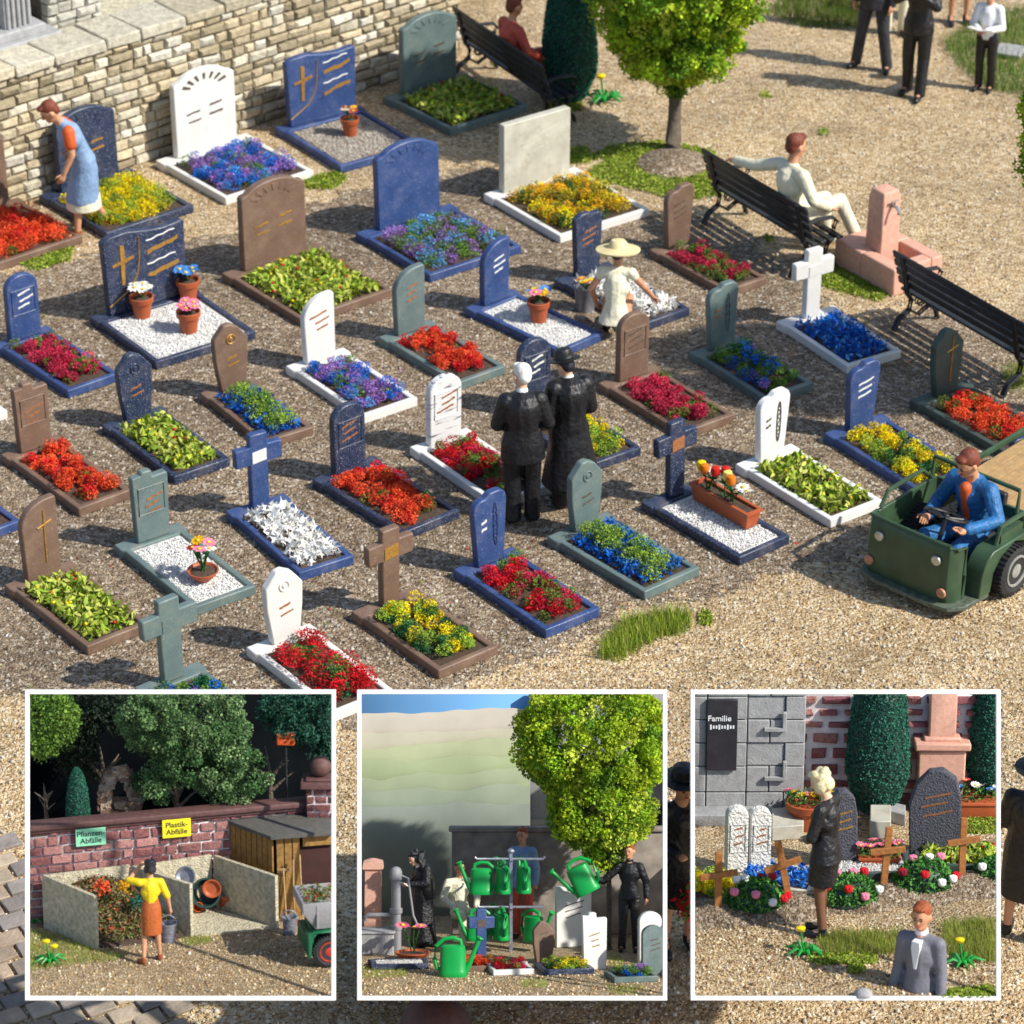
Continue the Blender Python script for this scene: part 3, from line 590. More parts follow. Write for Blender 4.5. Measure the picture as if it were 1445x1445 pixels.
    if F['skirt']:
        hem = V(F['hem']) if F['hem'] else V((0, .01, .5)); rx, ry = F.get('hemr', (.19, .15)); e = MB(); p = J['pelvis']; wa = J['waist']
        e.rings(rings(0, 0, [(wa+V((0, 0, .04)), .125, .1), (wa, .13, .11), (p+(wa-p)*.3, .16, .135), (p-V((0, 0, .08)), .172, .145), (p.lerp(hem, .5), (.17+rx)/2, (.145+ry)/2), (hem+V((0, 0, .02)), rx, ry), (hem, rx*.99, ry*.99)], fold=.025))
        link('skirt', remesh(e, vox, 2), root, None, F['skirt'])
    if F['top'] or F['coat']:
        e = MB(); c = b*1.0
        wf = .93 if female else 1; e.cap(J['pelvis']+V((0, 0, .02)), J['waist'], .138*c, .128*c*wf); e.cap(J['waist'], J['chest'], .13*c*wf, .15*c*(.95 if female else 1)); e.cap(J['sL'], J['sR'], .066*c); e.cap(J['chest'], J['neck']-hup*.03, .13*c, .07); [e.cap(J['neck']-hup*.05, J['s'+q_], .055, .068*c) for q_ in 'LR']
        e.cap((J['waist']*.3+J['chest']*.7)+V((-.05, 0, 0)), (J['waist']*.3+J['chest']*.7)+V((.05, 0, 0)), .12*c)
        if female: tv = (J['sR']-J['sL']).normalized().cross((J['neck']-J['chest']).normalized())*-1; [e.ell(J['chest']+tv*.085*(1 if tv.y > 0 else -1)+V((q_, 0, -.02)), (.062, .055, .06)) for q_ in (.06, -.06)]
        for S_ in 'LR':
            sv = F['sleeve']; e.cap(J['s'+S_], J['e'+S_] if sv > .5 else J['s'+S_].lerp(J['e'+S_], sv*2), .074*c, .06*c)
            if sv > .5: e.cap(J['e'+S_], J['e'+S_].lerp(J['w'+S_], (sv-.5)*2), .06*c, .052*c)
        if F['coat']:
            hem = V(F['hem']) if F['hem'] else V((0, 0, .35)); rx, ry = F.get('hemr', (.26, .2)); p = J['pelvis']
            e.rings(rings(0, 0, [(J['chest'], .17, .13), (J['waist'], .165, .14), (p, .19, .16), (p.lerp(hem, .5), (.19+rx)/2, (.16+ry)/2), (hem+V((0, 0, .03)), rx, ry), (hem, rx*.97, ry*.97)], fold=.04))
        elif F.get('tail', 1):
            p = J['pelvis']; dn = (J['pelvis']-J['waist']).normalized(); q = p+dn*F.get('taillen', .14)
            e.rings(rings(0, 0, [(J['waist'], (.122 if female else .14)*c, (.105 if female else .12)*c), (p, .17*c, .145*c), (q+V((0, 0, .01)), (.205 if female else .18)*c, (.175 if female else .15)*c), (q, .178*c, .148*c)], fold=.03))
        link('coat' if F['coat'] else 'jacket', remesh(e, vox, 2), root, None, F['top'] or F['coat'])
    if F['shoes']:
        for S_ in 'LR':
            e = MB(); e.cap(J['a'+S_]-V((0, 0, .03)), J['t'+S_], .046, .038); e.cap(J['a'+S_]+V((0, 0, -.04)), J['a'+S_]+V((0, 0, .02)), .042, .044)
            link('shoe', remesh(e, vox, 1), root, None, F['shoes'])
    return root, J, hm
def along(M, p): return M @ V(p)
# ---------------------------------------------------------------- bench
def bench(a, b, label):
    """a, b: world xy of the two ends of the backrest top; seat on the far side"""
    d = V((b.x-a.x, b.y-a.y, 0)); L = d.length; M = T((a.x+b.x)/2, (a.y+b.y)/2, 0) @ RZ(math.atan2(d.y, d.x)) @ T(0, .22, 0)
    root = empty('park_bench', M, label, 'bench', 'black slatted park benches')
    # local: x along, +y = seat front; back at y=-.22
    mb = MB()
    for k in range(4): mb.box((0, -.08+.115*k, .42+.006*(k == 3)), (L-.04, .075, .03))
    mb.obj('seat', 'iron', root, bevel=.006)
    mb = MB()
    for k, (y, z) in enumerate(((-.13, .53), (-.165, .64), (-.2, .75), (-.225, .85))): mb.box((0, y, z), (L, .03, .08), rx=.28)
    mb.obj('backrest', 'iron', root, bevel=.006)
    for sx in (-1, 1):
        x = sx*(L/2-.16); e = MB()
        for w in (-.02, .02):
            X = x+w
            e.tube([(X, .3, .02), (X, .27, .12), (X, .16, .2), (X, .2, .32), (X, .3, .4)], .018, 6); e.tube([(X, -.3, .02), (X, -.24, .14), (X, -.1, .22), (X, -.08, .34), (X, -.14, .42), (X, -.2, .7), (X, -.25, .88)], .02, 6)
            e.tube([(X, .16, .2), (X, .03, .13), (X, -.1, .22)], .015, 6); e.tube([(X, -.12, .41), (X, .3, .4)], .016, 6)
            e.tube([(X, .04+.05*math.cos(t), .29+.05*math.sin(t)) for t in np.linspace(0, 6.28, 9)][:-1], .011, 5, True)
            e.tube([(X, -.18, .6), (X, .05, .64), (X, .26, .62), (X, .31, .56), (X, .27, .5), (X, .28, .41)], .016, 6)
        e.obj('side_frame', 'iron', root)
    return root, M
# ---------------------------------------------------------------- walls of blocks
def blockwall(L, hgt, rowh, ln, cols, depth=.12, gap=.012, inset=.02, jit=.006, top=None, seed=1, zslope=None):
    rs = random.getstate(); random.seed(seed); mb = MB(); z = 0; r = 0
    while z < hgt-.02:
        hh = rowh*random.uniform(.82, 1.2); hh = min(hh, hgt-z); x = -random.uniform(0, ln[0])
        while x < L:
            w = random.uniform(*ln); x0 = max(x, 0); x1 = min(x+w, L)
            if x1-x0 > .03:
                mb.col = vary(random.choice(cols)); dy = random.uniform(0, .025)
                mb.block(((x0+x1)/2, dy, z+hh/2), (x1-x0-gap, depth, hh-gap), min(inset, (x1-x0)*.2, hh*.25), jit)
            x += w
        z += hh; r += 1
    random.setstate(rs); return mb
def text_obj(txt, size, M, m, parent=None, name='lettering', ext=.002):
    cu = bpy.data.curves.new('t', 'FONT'); cu.body = txt; cu.size = size; cu.extrude = ext; cu.align_x = 'CENTER'; cu.align_y = 'CENTER'; cu.space_line = .95; cu.offset = size*.012
    o = bpy.data.objects.new('t', cu); C.objects.link(o); dg = bpy.context.evaluated_depsgraph_get(); me = bpy.data.meshes.new_from_object(o.evaluated_get(dg)); bpy.data.objects.remove(o); me.materials.clear()
    return link(name, me, parent, M, m)
def yaw(dx, dy): return RZ(math.atan2(dy, dx)-math.pi/2)
def at(px, py, dx=0, dy=1, z=0): g = G(px, py, z); return T(*g) @ yaw(dx, dy)
# ================================================================ people of the graveyard
r, J, hm = person(at(124, 331, -.9, -.35), 'auburn-haired woman in a light blue apron dress bending over by the stone wall', dict(
    pelvis=(0, -.02, .9), waist=(0, .03, 1.05), chest=(0, .13, 1.26), neck=(0, .22, 1.41), head=(0, .32, 1.54), sL=(-.15, .17, 1.34), sR=(.15, .17, 1.34), eL=(-.2, .16, 1.08), wL=(-.18, .26, .86), eR=(.25, -.02, 1.16), wR=(.2, .08, .98),
    hL=(-.08, -.02, .88), hR=(.08, -.02, .88), kL=(-.09, .1, .47), aL=(-.1, .14, .08), tL=(-.1, .29, .03), kR=(.09, -.05, .48), aR=(.1, -.26, .1), tR=(.1, -.12, .03), look=(0, .7, -.7)),
    dict(hair='hred', top='apron', sleeve=0.02, skirt='apron', hem=(0, .03, .44), hemr=(.2, .19), shoes='brownsh', bulk=.97, tail=0), female=True, s=1.0)
for S_ in 'LR': e = MB(); e.cap(J['s'+S_], J['s'+S_].lerp(J['e'+S_], .55), .072, .07); e.obj('sleeve', 'orange', r)
e = MB(); e.lathe([(.185, .34), (.2, .36), (.19, .5), (.1, .55)], (0, .02, 0), 22); e.obj('underskirt', 'cream_cl', r)
person(at(737, 733, -.12, 1), 'white-haired man in a black suit standing with his back turned among the graves', dict(
    wL=(-.14, .2, 1.06), eL=(-.25, .02, 1.12), wR=(.18, .2, 1.04), eR=(.26, .0, 1.12), aL=(-.1, -.05, .08), tL=(-.13, .1, .035), look=(-.6, .9, -.35), head=(0, .07, 1.62), neck=(0, .02, 1.47)),
    dict(hair='hwhite', top='black', trousers='black', shoes='black', collar='wshirt', bulk=1.3, taillen=.2), s=.93, vox=.011, skin='pale')
person(at(802, 712, -.35, 1), 'mourner in a long black coat and round black hat beside the white-haired man', dict(
    wL=(-.16, .2, 1.02), wR=(.18, .2, 1.0), look=(-.5, 1, -.45), head=(-.02, .08, 1.58), neck=(0, .02, 1.45)),
    dict(hair='hblack', coat='black', hem=(.02, -.02, .27), hemr=(.31, .26), shoes='black', collar='wshirt', hat=('brim', 'black'), bulk=1.3, trousers='black'), s=.93, vox=.011, skin='pale')
person(at(868, 474, .15, 1), 'woman in a cream dress and wide straw hat crouching at a grave of white blossoms', dict(
    pelvis=(0, -.05, .3), waist=(0, -.02, .45), chest=(0, .06, .68), neck=(0, .12, .85), head=(.0, .16, 1.0), sL=(-.17, .08, .79), sR=(.17, .08, .79), eL=(-.3, .08, .56), wL=(-.26, .2, .34), eR=(.32, .12, .6), wR=(.4, .3, .4),
    hL=(-.09, 0, .28), hR=(.09, 0, .28), kL=(-.13, .36, .34), kR=(.13, .36, .34), aL=(-.12, .1, .08), aR=(.12, .1, .08), tL=(-.12, .24, .03), tR=(.12, .24, .03), look=(.2, 1, -.3)),
    dict(hair='hblack', top='cream_cl', sleeve=.12, tail=1, taillen=.08, hat=('wide', 'straw'), shoes='black', bulk=.97), female=True, s=.9)
a, b = G(992, 213, .85), G(1140, 300, .85)
rb, MB2 = bench(a, b, 'black slatted bench with a man in a white suit sitting on it')
L2 = (b-a).length
seat = dict(pelvis=(0, .0, .56), waist=(0, -.06, .7), chest=(0, -.09, .93), neck=(0, -.07, 1.1), head=(0, -.04, 1.26), sL=(-.19, -.08, 1.02), sR=(.19, -.08, 1.02), eL=(-.3, -.02, .78), wL=(-.2, .2, .64), eR=(.3, -.02, .78), wR=(.2, .2, .64),
            hL=(-.1, .02, .53), hR=(.1, .02, .53), kL=(-.13, .46, .54), kR=(.13, .46, .54), aL=(-.14, .5, .09), aR=(.14, .5, .09), tL=(-.15, .64, .035), tR=(.15, .64, .035), look=(0, 1, 0))
p = dict(seat); p.update(eL=(-.45, -.2, .93), wL=(-.7, -.24, .9), kR=(.1, .47, .6), aR=(.22, .62, .2), tR=(.26, .74, .15), look=(.1, 1, 0), wR=(.18, .26, .6))
person(MB2 @ T(L2/2-.52, .02, -.0), 'red-haired man in a white suit seated with one arm along the bench back', p, dict(hair='hred', top='cream_cl', trousers='cream_cl', shoes='cream_cl', tail=1, taillen=.05), s=1.1)
a, b = G(640, 12, .85), G(768, 98, .85); rb, MB1 = bench(a, b, 'dark slatted bench behind the stone wall end with a red-clothed sitter')
person(MB1 @ T(.05, .02, -.03), 'sitter in brick red clothes on the bench behind the wall end', seat, dict(hair='hred', top='redcl', trousers='redcl', shoes='black', tail=1, taillen=.05), vox=.016)
a, b = G(1262, 357, .85), G(1447, 462, .85); bench(a, b, 'black slatted bench beside the terracotta standpipe, empty')
person(at(1230, 96, -.5, -1), 'man in a dark suit standing furthest left of the group on the sand', dict(aL=(-.2, .02, .08), kL=(-.14, .04, .5), tL=(-.24, .15, .03), aR=(.2, .02, .08), kR=(.14, .04, .5), tR=(.24, .15, .03)), dict(hair='hblack', top='charcoal', trousers='charcoal', shoes='black', bulk=1.05, collar='wshirt'), s=1.03, vox=.016)
person(at(1290, 133, -.6, -1), 'man in a black suit with both hands raised to his tie', dict(wL=(-.05, .17, 1.32), eL=(-.26, .1, 1.18), wR=(.05, .17, 1.32), eR=(.26, .1, 1.18), aL=(-.12, .12, .08), tL=(-.14, .26, .03)), dict(hair='hblack', top='black', trousers='black', shoes='black', bulk=1.05, collar='wshirt'), s=1.04, vox=.016)
person(at(1262, 48, 0, -1), 'figure in pale grey trousers behind the two dark suits', {}, dict(hair='hred', top='greycl', trousers='cream_cl', shoes='black'), s=1.0, vox=.02, fing=False)
person(at(1352, 33, .1, -1), 'bare-legged figure in black shoes and rust skirt at the top edge', {}, dict(hair='hblond', top='redcl', skirt='orange', hem=(0, 0, .55), shoes='black'), s=1.0, vox=.02, fing=False, female=True)
person(at(1388, 127, -.5, -1), 'youth in a white shirt and black trousers holding an open booklet', dict(wL=(-.06, .26, 1.1), eL=(-.24, .04, 1.1), wR=(.08, .26, 1.1), eR=(.24, .04, 1.1), look=(0, 1, -.5)), dict(hair='hblack', top='wshirt', trousers='black', shoes='black', tail=0), s=.78, vox=.016)
k = MB(); k.box((-.08, 0, 0), (.16, .2, .015), ry=.15); k.box((.08, 0, 0), (.16, .2, .015), ry=-.15)
props(k.obj('booklet', 'white', None, at(1388, 127, -.5, -1) @ T(0, .27, .89) @ RX(.3)), 'white open booklet held by the youth', 'booklet')
person(at(955, 1338, .3, -1), 'mourner in black with a wreath of red flowers standing between two display frames', dict(wL=(-.1, .2, 1.1), wR=(.1, .2, 1.1)), dict(hair='hblack', coat='black', hem=(0, 0, .5), hemr=(.2, .17), shoes='black', hat=('brim', 'black')), s=.95, vox=.016, fing=False)
person(at(1437, 1322, .5, 1), 'mourner in black coat and hat at the right edge of the yard', dict(wL=(-.1, .2, 1.1), wR=(.1, .2, 1.1)), dict(hair='hblack', coat='black', hem=(0, 0, .45), hemr=(.2, .17), shoes='black', hat=('brim', 'black')), s=.93, vox=.016, fing=False)
person(at(1150, 1752, .2, -1), 'dark figure with a black hat below the right display frame', dict(wL=(-.1, .3, 1.2), wR=(.1, .3, 1.2)), dict(hair='hblack', coat='black', hem=(0, 0, .5), shoes='black', hat=('wide', 'black')), s=1.0, vox=.02, fing=False)
k = joinmesh('wreath', [scat_mesh('w', [(random.gauss(0, .06), random.gauss(0, .05), random.gauss(0, .06)) for _ in range(260)], .05, pick([(RED, 4), (GRN, 3)], 260), 'quad')])
props(link('bouquet', k, None, at(957, 1338, .3, -1) @ T(.0, .28, .62), 'turf'), 'bunch of red flowers held by the mourner between two display frames', 'bouquet')
# ================================================================ ground
mb = MB(); mb.add([(-120, -40, 0), (120, -40, 0), (120, 200, 0), (-120, 200, 0)], [(0, 1, 2, 3)]); props(mb.obj('ground', 'sand'), kind='structure')
def wob(pts, n=14, amp=.1, sd=3):
    rs = random.Random(sd); out = []; w1 = [rs.uniform(0, 6.28) for _ in range(6)]
    for i in range(len(pts)):
        a, b = V(pts[i]), V(pts[(i+1) % len(pts)])
        for k in range(n):
            q = a.lerp(b, k/n); u = i*n+k
            out.append((q.x+amp*math.sin(u*.9+w1[0])+rs.gauss(0, amp*.35), q.y+amp*math.sin(u*.7+w1[1])+rs.gauss(0, amp*.35)))
    return out
GP = gpoly([(-300, 392), (120, 372), (330, 330), (560, 255), (690, 235), (800, 330), (960, 300), (1130, 380), (1200, 460), (1330, 430), (1520, 500), (1530, 690), (1240, 752), (1150, 800), (1000, 842), (870, 870), (760, 930), (640, 985), (540, 1030), (300, 1010), (100, 985), (-300, 965)])
def inpoly(x, y, poly):
    r = False; j = len(poly)-1
    for i in range(len(poly)):
        if (poly[i][1] > y) != (poly[j][1] > y) and x < (poly[j][0]-poly[i][0])*(y-poly[i][1])/(poly[j][1]-poly[i][1])+poly[i][0]: r = not r
        j = i
    return r
vid = {}; vs = []; fs = []; cs_ = .07
xa, xb = min(q[0] for q in GP), max(q[0] for q in GP); ya, yb_ = min(q[1] for q in GP), max(q[1] for q in GP)
def vv(i, j):
    if (i, j) not in vid: vid[(i, j)] = len(vs); vs.append((xa+i*cs_+random.uniform(-.02, .02), ya+j*cs_+random.uniform(-.02, .02), .004))
    return vid[(i, j)]
for i in range(int((xb-xa)/cs_)+1):
    for j in range(int((yb_-ya)/cs_)+1):
        x, y = xa+i*cs_, ya+j*cs_
        if inpoly(x+.12*math.sin(y*5.1)+.06*math.sin(y*13+x*3)+random.gauss(0, .05), y+.1*math.sin(x*4.3)+.06*math.sin(x*11)+random.gauss(0, .05), GP): fs.append((vv(i, j), vv(i+1, j), vv(i+1, j+1), vv(i, j+1)))
mb = MB(); mb.add(vs, fs); props(mb.obj('gravel_bed', 'gravel'), kind='structure')
# loose grains over the whole yard
n = 52000; pts = []; cols = []
PX = RNG.uniform(-30, 1475, n); PY = RNG.uniform(-5, 1445, n)
sandp = [((.55, .41, .23), 4), ((.38, .25, .12), 3), ((.72, .62, .46), 2), ((.2, .12, .06), 2)]; gravp = [((.26, .19, .12), 4), ((.13, .09, .055), 4), ((.5, .44, .36), 2.4), ((.06, .04, .03), 2)]
from mathutils.geometry import intersect_point_line
def inpoly(x, y, poly):
    r = False; j = len(poly)-1
    for i in range(len(poly)):
        if (poly[i][1] > y) != (poly[j][1] > y) and x < (poly[j][0]-poly[i][0])*(y-poly[i][1])/(poly[j][1]-poly[i][1])+poly[i][0]: r = not r
        j = i
    return r
cs = pick(sandp, n); cg = pick(gravp, n)
for i in range(n):
    g = G(PX[i], PY[i]); ing = inpoly(g.x+random.gauss(0, .16), g.y+random.gauss(0, .16), GP)
    pts.append((g.x, g.y, .004)); cols.append(cg[i] if ing else cs[i])
S = RNG.gamma(3.2, .0065, n).clip(.008, .06); big = S > .036
cols = np.array(cols); cols[big] = cols[big]*.4+np.array([.62, .58, .5])*.5
me = scat_mesh('grit', pts, S, cols, 'octa'); props(link('grit', me, None, None, 'grain'), 'loose sand grains and small pebbles over the yard', 'gravel', kind='stuff')
nd = 420; dp = []
while len(dp) < nd:
    g0 = G(random.uniform(0, 1445), random.uniform(180, 970))
    if inpoly(g0.x, g0.y, GP) or random.random() < .12: dp.append((g0.x, g0.y, .015))
props(link('petals', scat_mesh('petals', dp, RNG.uniform(.02, .05, nd), pick([(RED, 2), (LGR, 2), ((.2, .1, .05), 5), (GRN, 2), (PUR, 1), (WHT, 2)], nd), 'leaf'), None, None, 'petal'), 'fallen petals and dry bits scattered between the graves', 'litter', kind='stuff')
# paving at the lower left
MP = T(*G(120, 1330)) @ RZ(.55); mb = MB(); mi = MP.inverted()
reg = [tuple((mi @ V((*q, 0)))[:2]) for q in gpoly([(-160, 1150), (20, 1185), (110, 1300), (235, 1400), (300, 1500), (-250, 1600)])]
for r_ in range(-16, 17):
    for c_ in range(-14, 15):
        x = c_*.25+(r_ % 2)*.125; y = r_*.19+.05*math.sin(c_*.9)
        if inpoly(x, y, reg): mb.col = vary(random.choice([(.27, .22, .17), (.33, .25, .18), (.23, .2, .18), (.36, .29, .21)])); mb.box((x, y, .012), (.225, .168, .04), rz=.06*math.sin(c_*.9), jit=.008)
props(mb.obj('paving', 'pave', None, MP, bevel=.008), kind='structure')
# ================================================================ stone wall, terrace, chapel
a, b = G(-70, 318), G(647, 80); d = b-a; WL = d.length; MW = T(*a) @ RZ(math.atan2(d.y, d.x)); WH = 1.55
wall = empty('stone_wall', MW, 'long cream rubble stone wall with flat capstones behind the back row of graves', 'wall')
SC_ = [(.42, .36, .25), (.5, .45, .34), (.34, .28, .18), (.55, .51, .42), (.46, .38, .25), (.3, .25, .16)]
blockwall(WL, WH, .115, (.13, .36), SC_, .16, .014, .026, .011, seed=5).obj('stonework', 'stonev', wall)
k = MB(); k.box((WL/2, .4, WH/2), (WL-.06, .62, WH)); k.obj('core', 'mortard', wall)
k2 = blockwall(.75, WH, .115, (.16, .36), SC_, .16, .014, .026, .011, seed=8); o = k2.obj('end_stonework', 'stonev', wall); o.location = (WL, .02, 0); o.rotation_euler = (0, 0, math.pi/2)
k = MB(); x = -.1; random.seed(11)
while x < WL+.1:
    w = random.uniform(.42, .72); k.col = vary(random.choice([(.5, .46, .36), (.42, .38, .3), (.48, .42, .3)])); k.box((x+w/2, .24+random.uniform(-.02, .02), WH+.065), (w-.018, .66, .13), jit=.014); x += w
k.obj('capstones', 'stonev', wall, bevel=.02)
tp = [tuple((MW @ V((x, y, 0)))[:2]) for x, y in ((-3, .6), (WL-.2, .6), (WL-.2, 6), (-3, 6))]
mb = MB(); mb.slab(tp, 0, WH+.02); props(mb.obj('terrace', 'conc'), kind='structure')
ch = empty('chapel', T(*G(28, 62, WH)) @ RZ(math.atan2(d.y, d.x)), 'grey chapel corner with fluted pilaster above the wall', 'building')
k = MB(); k.box((-1.2, 1.2, 1.2), (2.4, 2.2, 2.4)); k.obj('wall', 'ashlar', ch, bevel=.01)
k = MB(); k.box((-.06, .0, 1.3), (.36, .2, 2.3)); [k.cyl((-.2+.07*i, -.11, .2), (-.2+.07*i, -.11, 2.3), .022) for i in range(5)]; k.obj('pilaster', 'ashlar', ch)
k = MB(); k.box((-1.1, .35, .07), (3.0, 1.3, .16)); k.box((-1.15, .45, .2), (2.8, 1.3, .12)); k.obj('plinth', 'ashlar', ch, bevel=.02)
pr = empty('stone_pier', T(*G(66, 48, WH)) @ RZ(math.atan2(d.y, d.x)), 'low pier of whitish rough stones on the terrace beside the chapel', 'pier')
blockwall(.75, 1.3, .12, (.15, .3), [(.55, .52, .45), (.42, .4, .34)], .16, .012, .026, .012, seed=21).obj('stonework', 'stonev', pr); k = MB(); k.box((.375, .3, .62), (.7, .45, 1.24)); k.obj('core', 'mortard', pr)
# ================================================================ graves
g = grave
LG = True
g((-2, 482), (92, 554), (161, 527), 'blue', 'arch', 'blue grave with arched stone and crimson plants at the left edge, beside the three-pot grave', 'crimson', 'wpaint')
g((7, 639), (109, 719), (182, 691), 'brown', 'step', 'brown grave with stepped stone filled with orange-red plants', 'orange', 'copper')
g((144, 598), (247, 672), (327, 646), 'navy', 'point', 'navy speckled grave with pointed stone overflowing with green leaves', 'leaves', 'copper', 'emblem', smk='navy')
g((273, 554), (379, 618), (455, 601), 'brown', 'point', 'brown grave with gold-emblem stone, green bush in blue petals', 'bluewithbush', 'gold', 'emblem')
g((163, 767), (275, 857), (362, 826), 'grey', 'step', 'grey-green grave with stepped stone, white granules and a clay bowl', 'gravel', 'copper')
g((313, 720), (427, 805), (508, 783), 'blue', 'cross', 'blue cross grave heaped with white starry blossoms', 'stars', 'wpaint', smk='blue')
g((496, 861), (620, 945), (705, 911), 'brown', 'cross', 'brown cross grave with gold plaque, yellow and green plants', 'yellow', 'gold')
g((639, 802), (772, 887), (851, 857), 'blue', 'taper', 'blue grave with silver strokes and bordered stone, crimson and green plants, in front', 'red', 'wpaint', 'border')
g((776, 755), (909, 836), (986, 800), 'grey', 'point', 'grey-green grave with pointed stone, green bush among blue petals', 'bluewithbush', 'dpaint', 'emblem')
g((906, 707), (1044, 786), (1116, 755), 'navy', 'cross', 'navy cross grave with white granules under a flower trough', 'gravel', 'copper')
g((1041, 653), (1172, 734), (1245, 705), 'flecked', 'taper', 'flecked white grave filled with light green leaves', 'leaves', 'dpaint', 'border', smk='flecked')
g((1164, 610), (1294, 693), (1374, 664), 'blue', 'taper', 'blue grave with yellow flowers behind the green cart', 'yellow', 'wpaint')
g((966, 496), (1083, 558), (1157, 539), 'grey', 'taper', 'shaded grey-green grave with dull purple and green plants', 'bluegreen', 'copper', 'border')
g((1090, 452), (1199, 513), (1280, 494), 'white', 'cross', 'white cross grave filled with blue petals', 'bluepetal', 'white')
g((845, 539), (964, 610), (1038, 584), 'brown', 'arch', 'brown grave with arched stone and crimson plants behind the mourners', 'crimson', 'dpaint')
g((580, 629), (700, 711), (776, 684), 'white', 'arch', 'white grave with black-streaked marble stone and red plants beside the mourners', 'red', 'copper', smk='marble')
g((535, 474), (646, 540), (715, 516), 'grey', 'fin', 'grey-green grave with rounded stone and orange plants', 'orange', 'copper')
g((663, 432), (788, 498), (846, 470), 'blue', 'fin', 'blue grave with white granules and one clay pot', 'gravel', 'wpaint', sh=.72)
g((405, 515), (513, 587), (590, 561), 'white', 'fin', 'white grave with rounded stone, blue and purple plants', 'purple', 'copper')
g((912, 351), (1037, 403), (1089, 391), 'brown', 'taper', 'brown grave with slanted stone and pinkish red plants near the first bench', 'crimson', 'dpaint')
g((446, 674), (565, 755), (646, 719), 'navy', 'arch', 'navy speckled grave with arched stone and orange-red plants', 'orange', 'copper')
g((789, 393), (899, 462), (969, 434), 'navy', 'notch', 'navy grave with notched stone and white blossoms before the crouching woman', 'stars', 'copper', smk='navy')
g((707, 576), (829, 660), (905, 632), 'navy', 'arch', 'navy speckled grave with yellow flowers half hidden behind the mourners', 'yellowbush', 'wpaint')
g((12, 823), (121, 914), (208, 878), 'brown', 'fin', 'brown grave with gold cross stone and green leaves at the lower left', 'leaves', 'gold', 'goldcross', sh=.8)
g((190, 968), (315, 1060), (400, 1025), 'grey', 'cross', 'grey-green cross grave partly hidden by the left display frame', 'bluegreen', 'grey', sh=.82, sw=.56)
g((346, 912), (474, 1004), (560, 972), 'white', 'point', 'white grave with bushy bright red plants', 'redbush', 'copper', 'emblem')
g((-163, 679), (-45, 765), (34, 736), 'blue', 'arch', 'blue grave with red plants cut by the left edge of the picture', 'crimson', 'wpaint')
g((-178, 527), (-60, 613), (18, 585), 'white', 'arch', 'white grave with yellow plants cut by the left edge of the picture', 'yellow', 'copper')
g((1284, 563), (1422, 641), (1498, 612), 'dgrey', 'point', 'shade-darkened grey-green grave with gold cross stone and vermilion plants at the right edge', 'orange', 'gold', 'goldcross', smk='dgrey')  # darker plastic paints in the tree shade on this stone
gr = g((1392, 664), (1500, 735), (1590, 705), 'navy', 'wave', 'navy grave covered by a slab behind the cart driver', None, 'gold', sh=.3, sw=.3)
k = MB(); k.box((0, -.1, .1), (.56, 1.02, .07)); o = k.obj('cover_slab', 'navy', gr, bevel=.012); k = MB()
for i in range(4): k.tube([(-.18+.05*i, -.45+.1*i+.02*math.sin(j), .138) if 0 else (-.2+.08*j, .2-.2*i+.012*math.sin(j*2+i), .138) for j in range(6)], .007, 5)
k.obj('inscription', 'gold', o)
# large
g((125, 445), (221, 509), (365, 467), 'navy', 'wave', 'wide navy grave with gold cross stone and three clay pots on white granules', 'gravel', 'gold', 'book', True, 1.0, .92, lean=0)
g((320, 384), (424, 453), (549, 407), 'brown', 'shoulder', 'wide brown grave with fan carved stone and green leaves', 'leaves', 'gold', 'fan', True, .84, .99)
g((506, 327), (606, 389), (734, 346), 'blue', 'shoulder', 'wide blue grave with fan carved stone and mauve and green plants', 'mauve', 'blue', 'fan', True, .85, .97)
g((687, 272), (790, 334), (914, 294), 'white', 'plain', 'wide white grave with a plain stained rectangular stone and golden flowers', 'amber', 'cream', 'none', True, .95, .84, smk='cream')
g((223, 225), (318, 280), (441, 240), 'white', 'shoulder', 'wide white grave with fan carved stone and violet flowers by the wall', 'purple', 'dpaint', 'fan', True, .86, 1.03)
g((537, 135), (637, 180), (751, 147), 'grey', 'shoulder', 'wide grey-green grave with fan carved stone against the wall end', 'leaves', 'dpaint', 'fan', True, .84, .97)
g((382, 178), (483, 231), (603, 203), 'blue', 'wave', 'wide blue grave with gold cross stone and one dark pot by the wall', 'sand', 'gold', 'book', True, .98, .88, lean=0)
g((57, 274), (150, 329), (273, 289), 'navy', 'shoulder', 'wide navy grave full of yellow flowers beside the bending woman', 'yellowbush', 'gold', 'fan', True, .8, .95)
g((-100, 317), (-5, 372), (118, 332), 'brown', 'shoulder', 'wide brown grave with scarlet plants at the left edge', 'orange', 'gold', 'fan', True, .8, .95)
# pots
PK = (.85, .25, .38); SB = (.08, .28, .7)
def P(px, py, **k): return T(*G(px, py, .085)) @ RZ(random.uniform(0, 6))
gp = 'clay flower pots on the graves'
flowerpot(P(201, 446), 'clay pot of white daisies, left of the three pots on the wide navy grave', [(.85, .85, .82)]*5, .125, .24, group=gp)
flowerpot(P(266, 422), 'clay pot of blue daisies nearest the gold cross stone', [SB]*5, .125, .24, group=gp)
flowerpot(P(267, 467), 'clay pot of pink flowers in front on the wide navy grave', [PK, PK, (.7, .15, .3), PK, PK], .125, .24, .07, group=gp, fh=.06)
flowerpot(P(760, 452), 'clay pot of pink, blue and orange daisies on the blue grave', [SB, PK, AMB, SB, YEL], .12, .24, group=gp)
flowerpot(P(494, 190), 'small clay pot with reddish flowers on the wide blue grave by the wall', [(.5, .1, .06), AMB, (.4, .05, .05), (.7, .6, .5)], .11, .22, .06, group=gp)
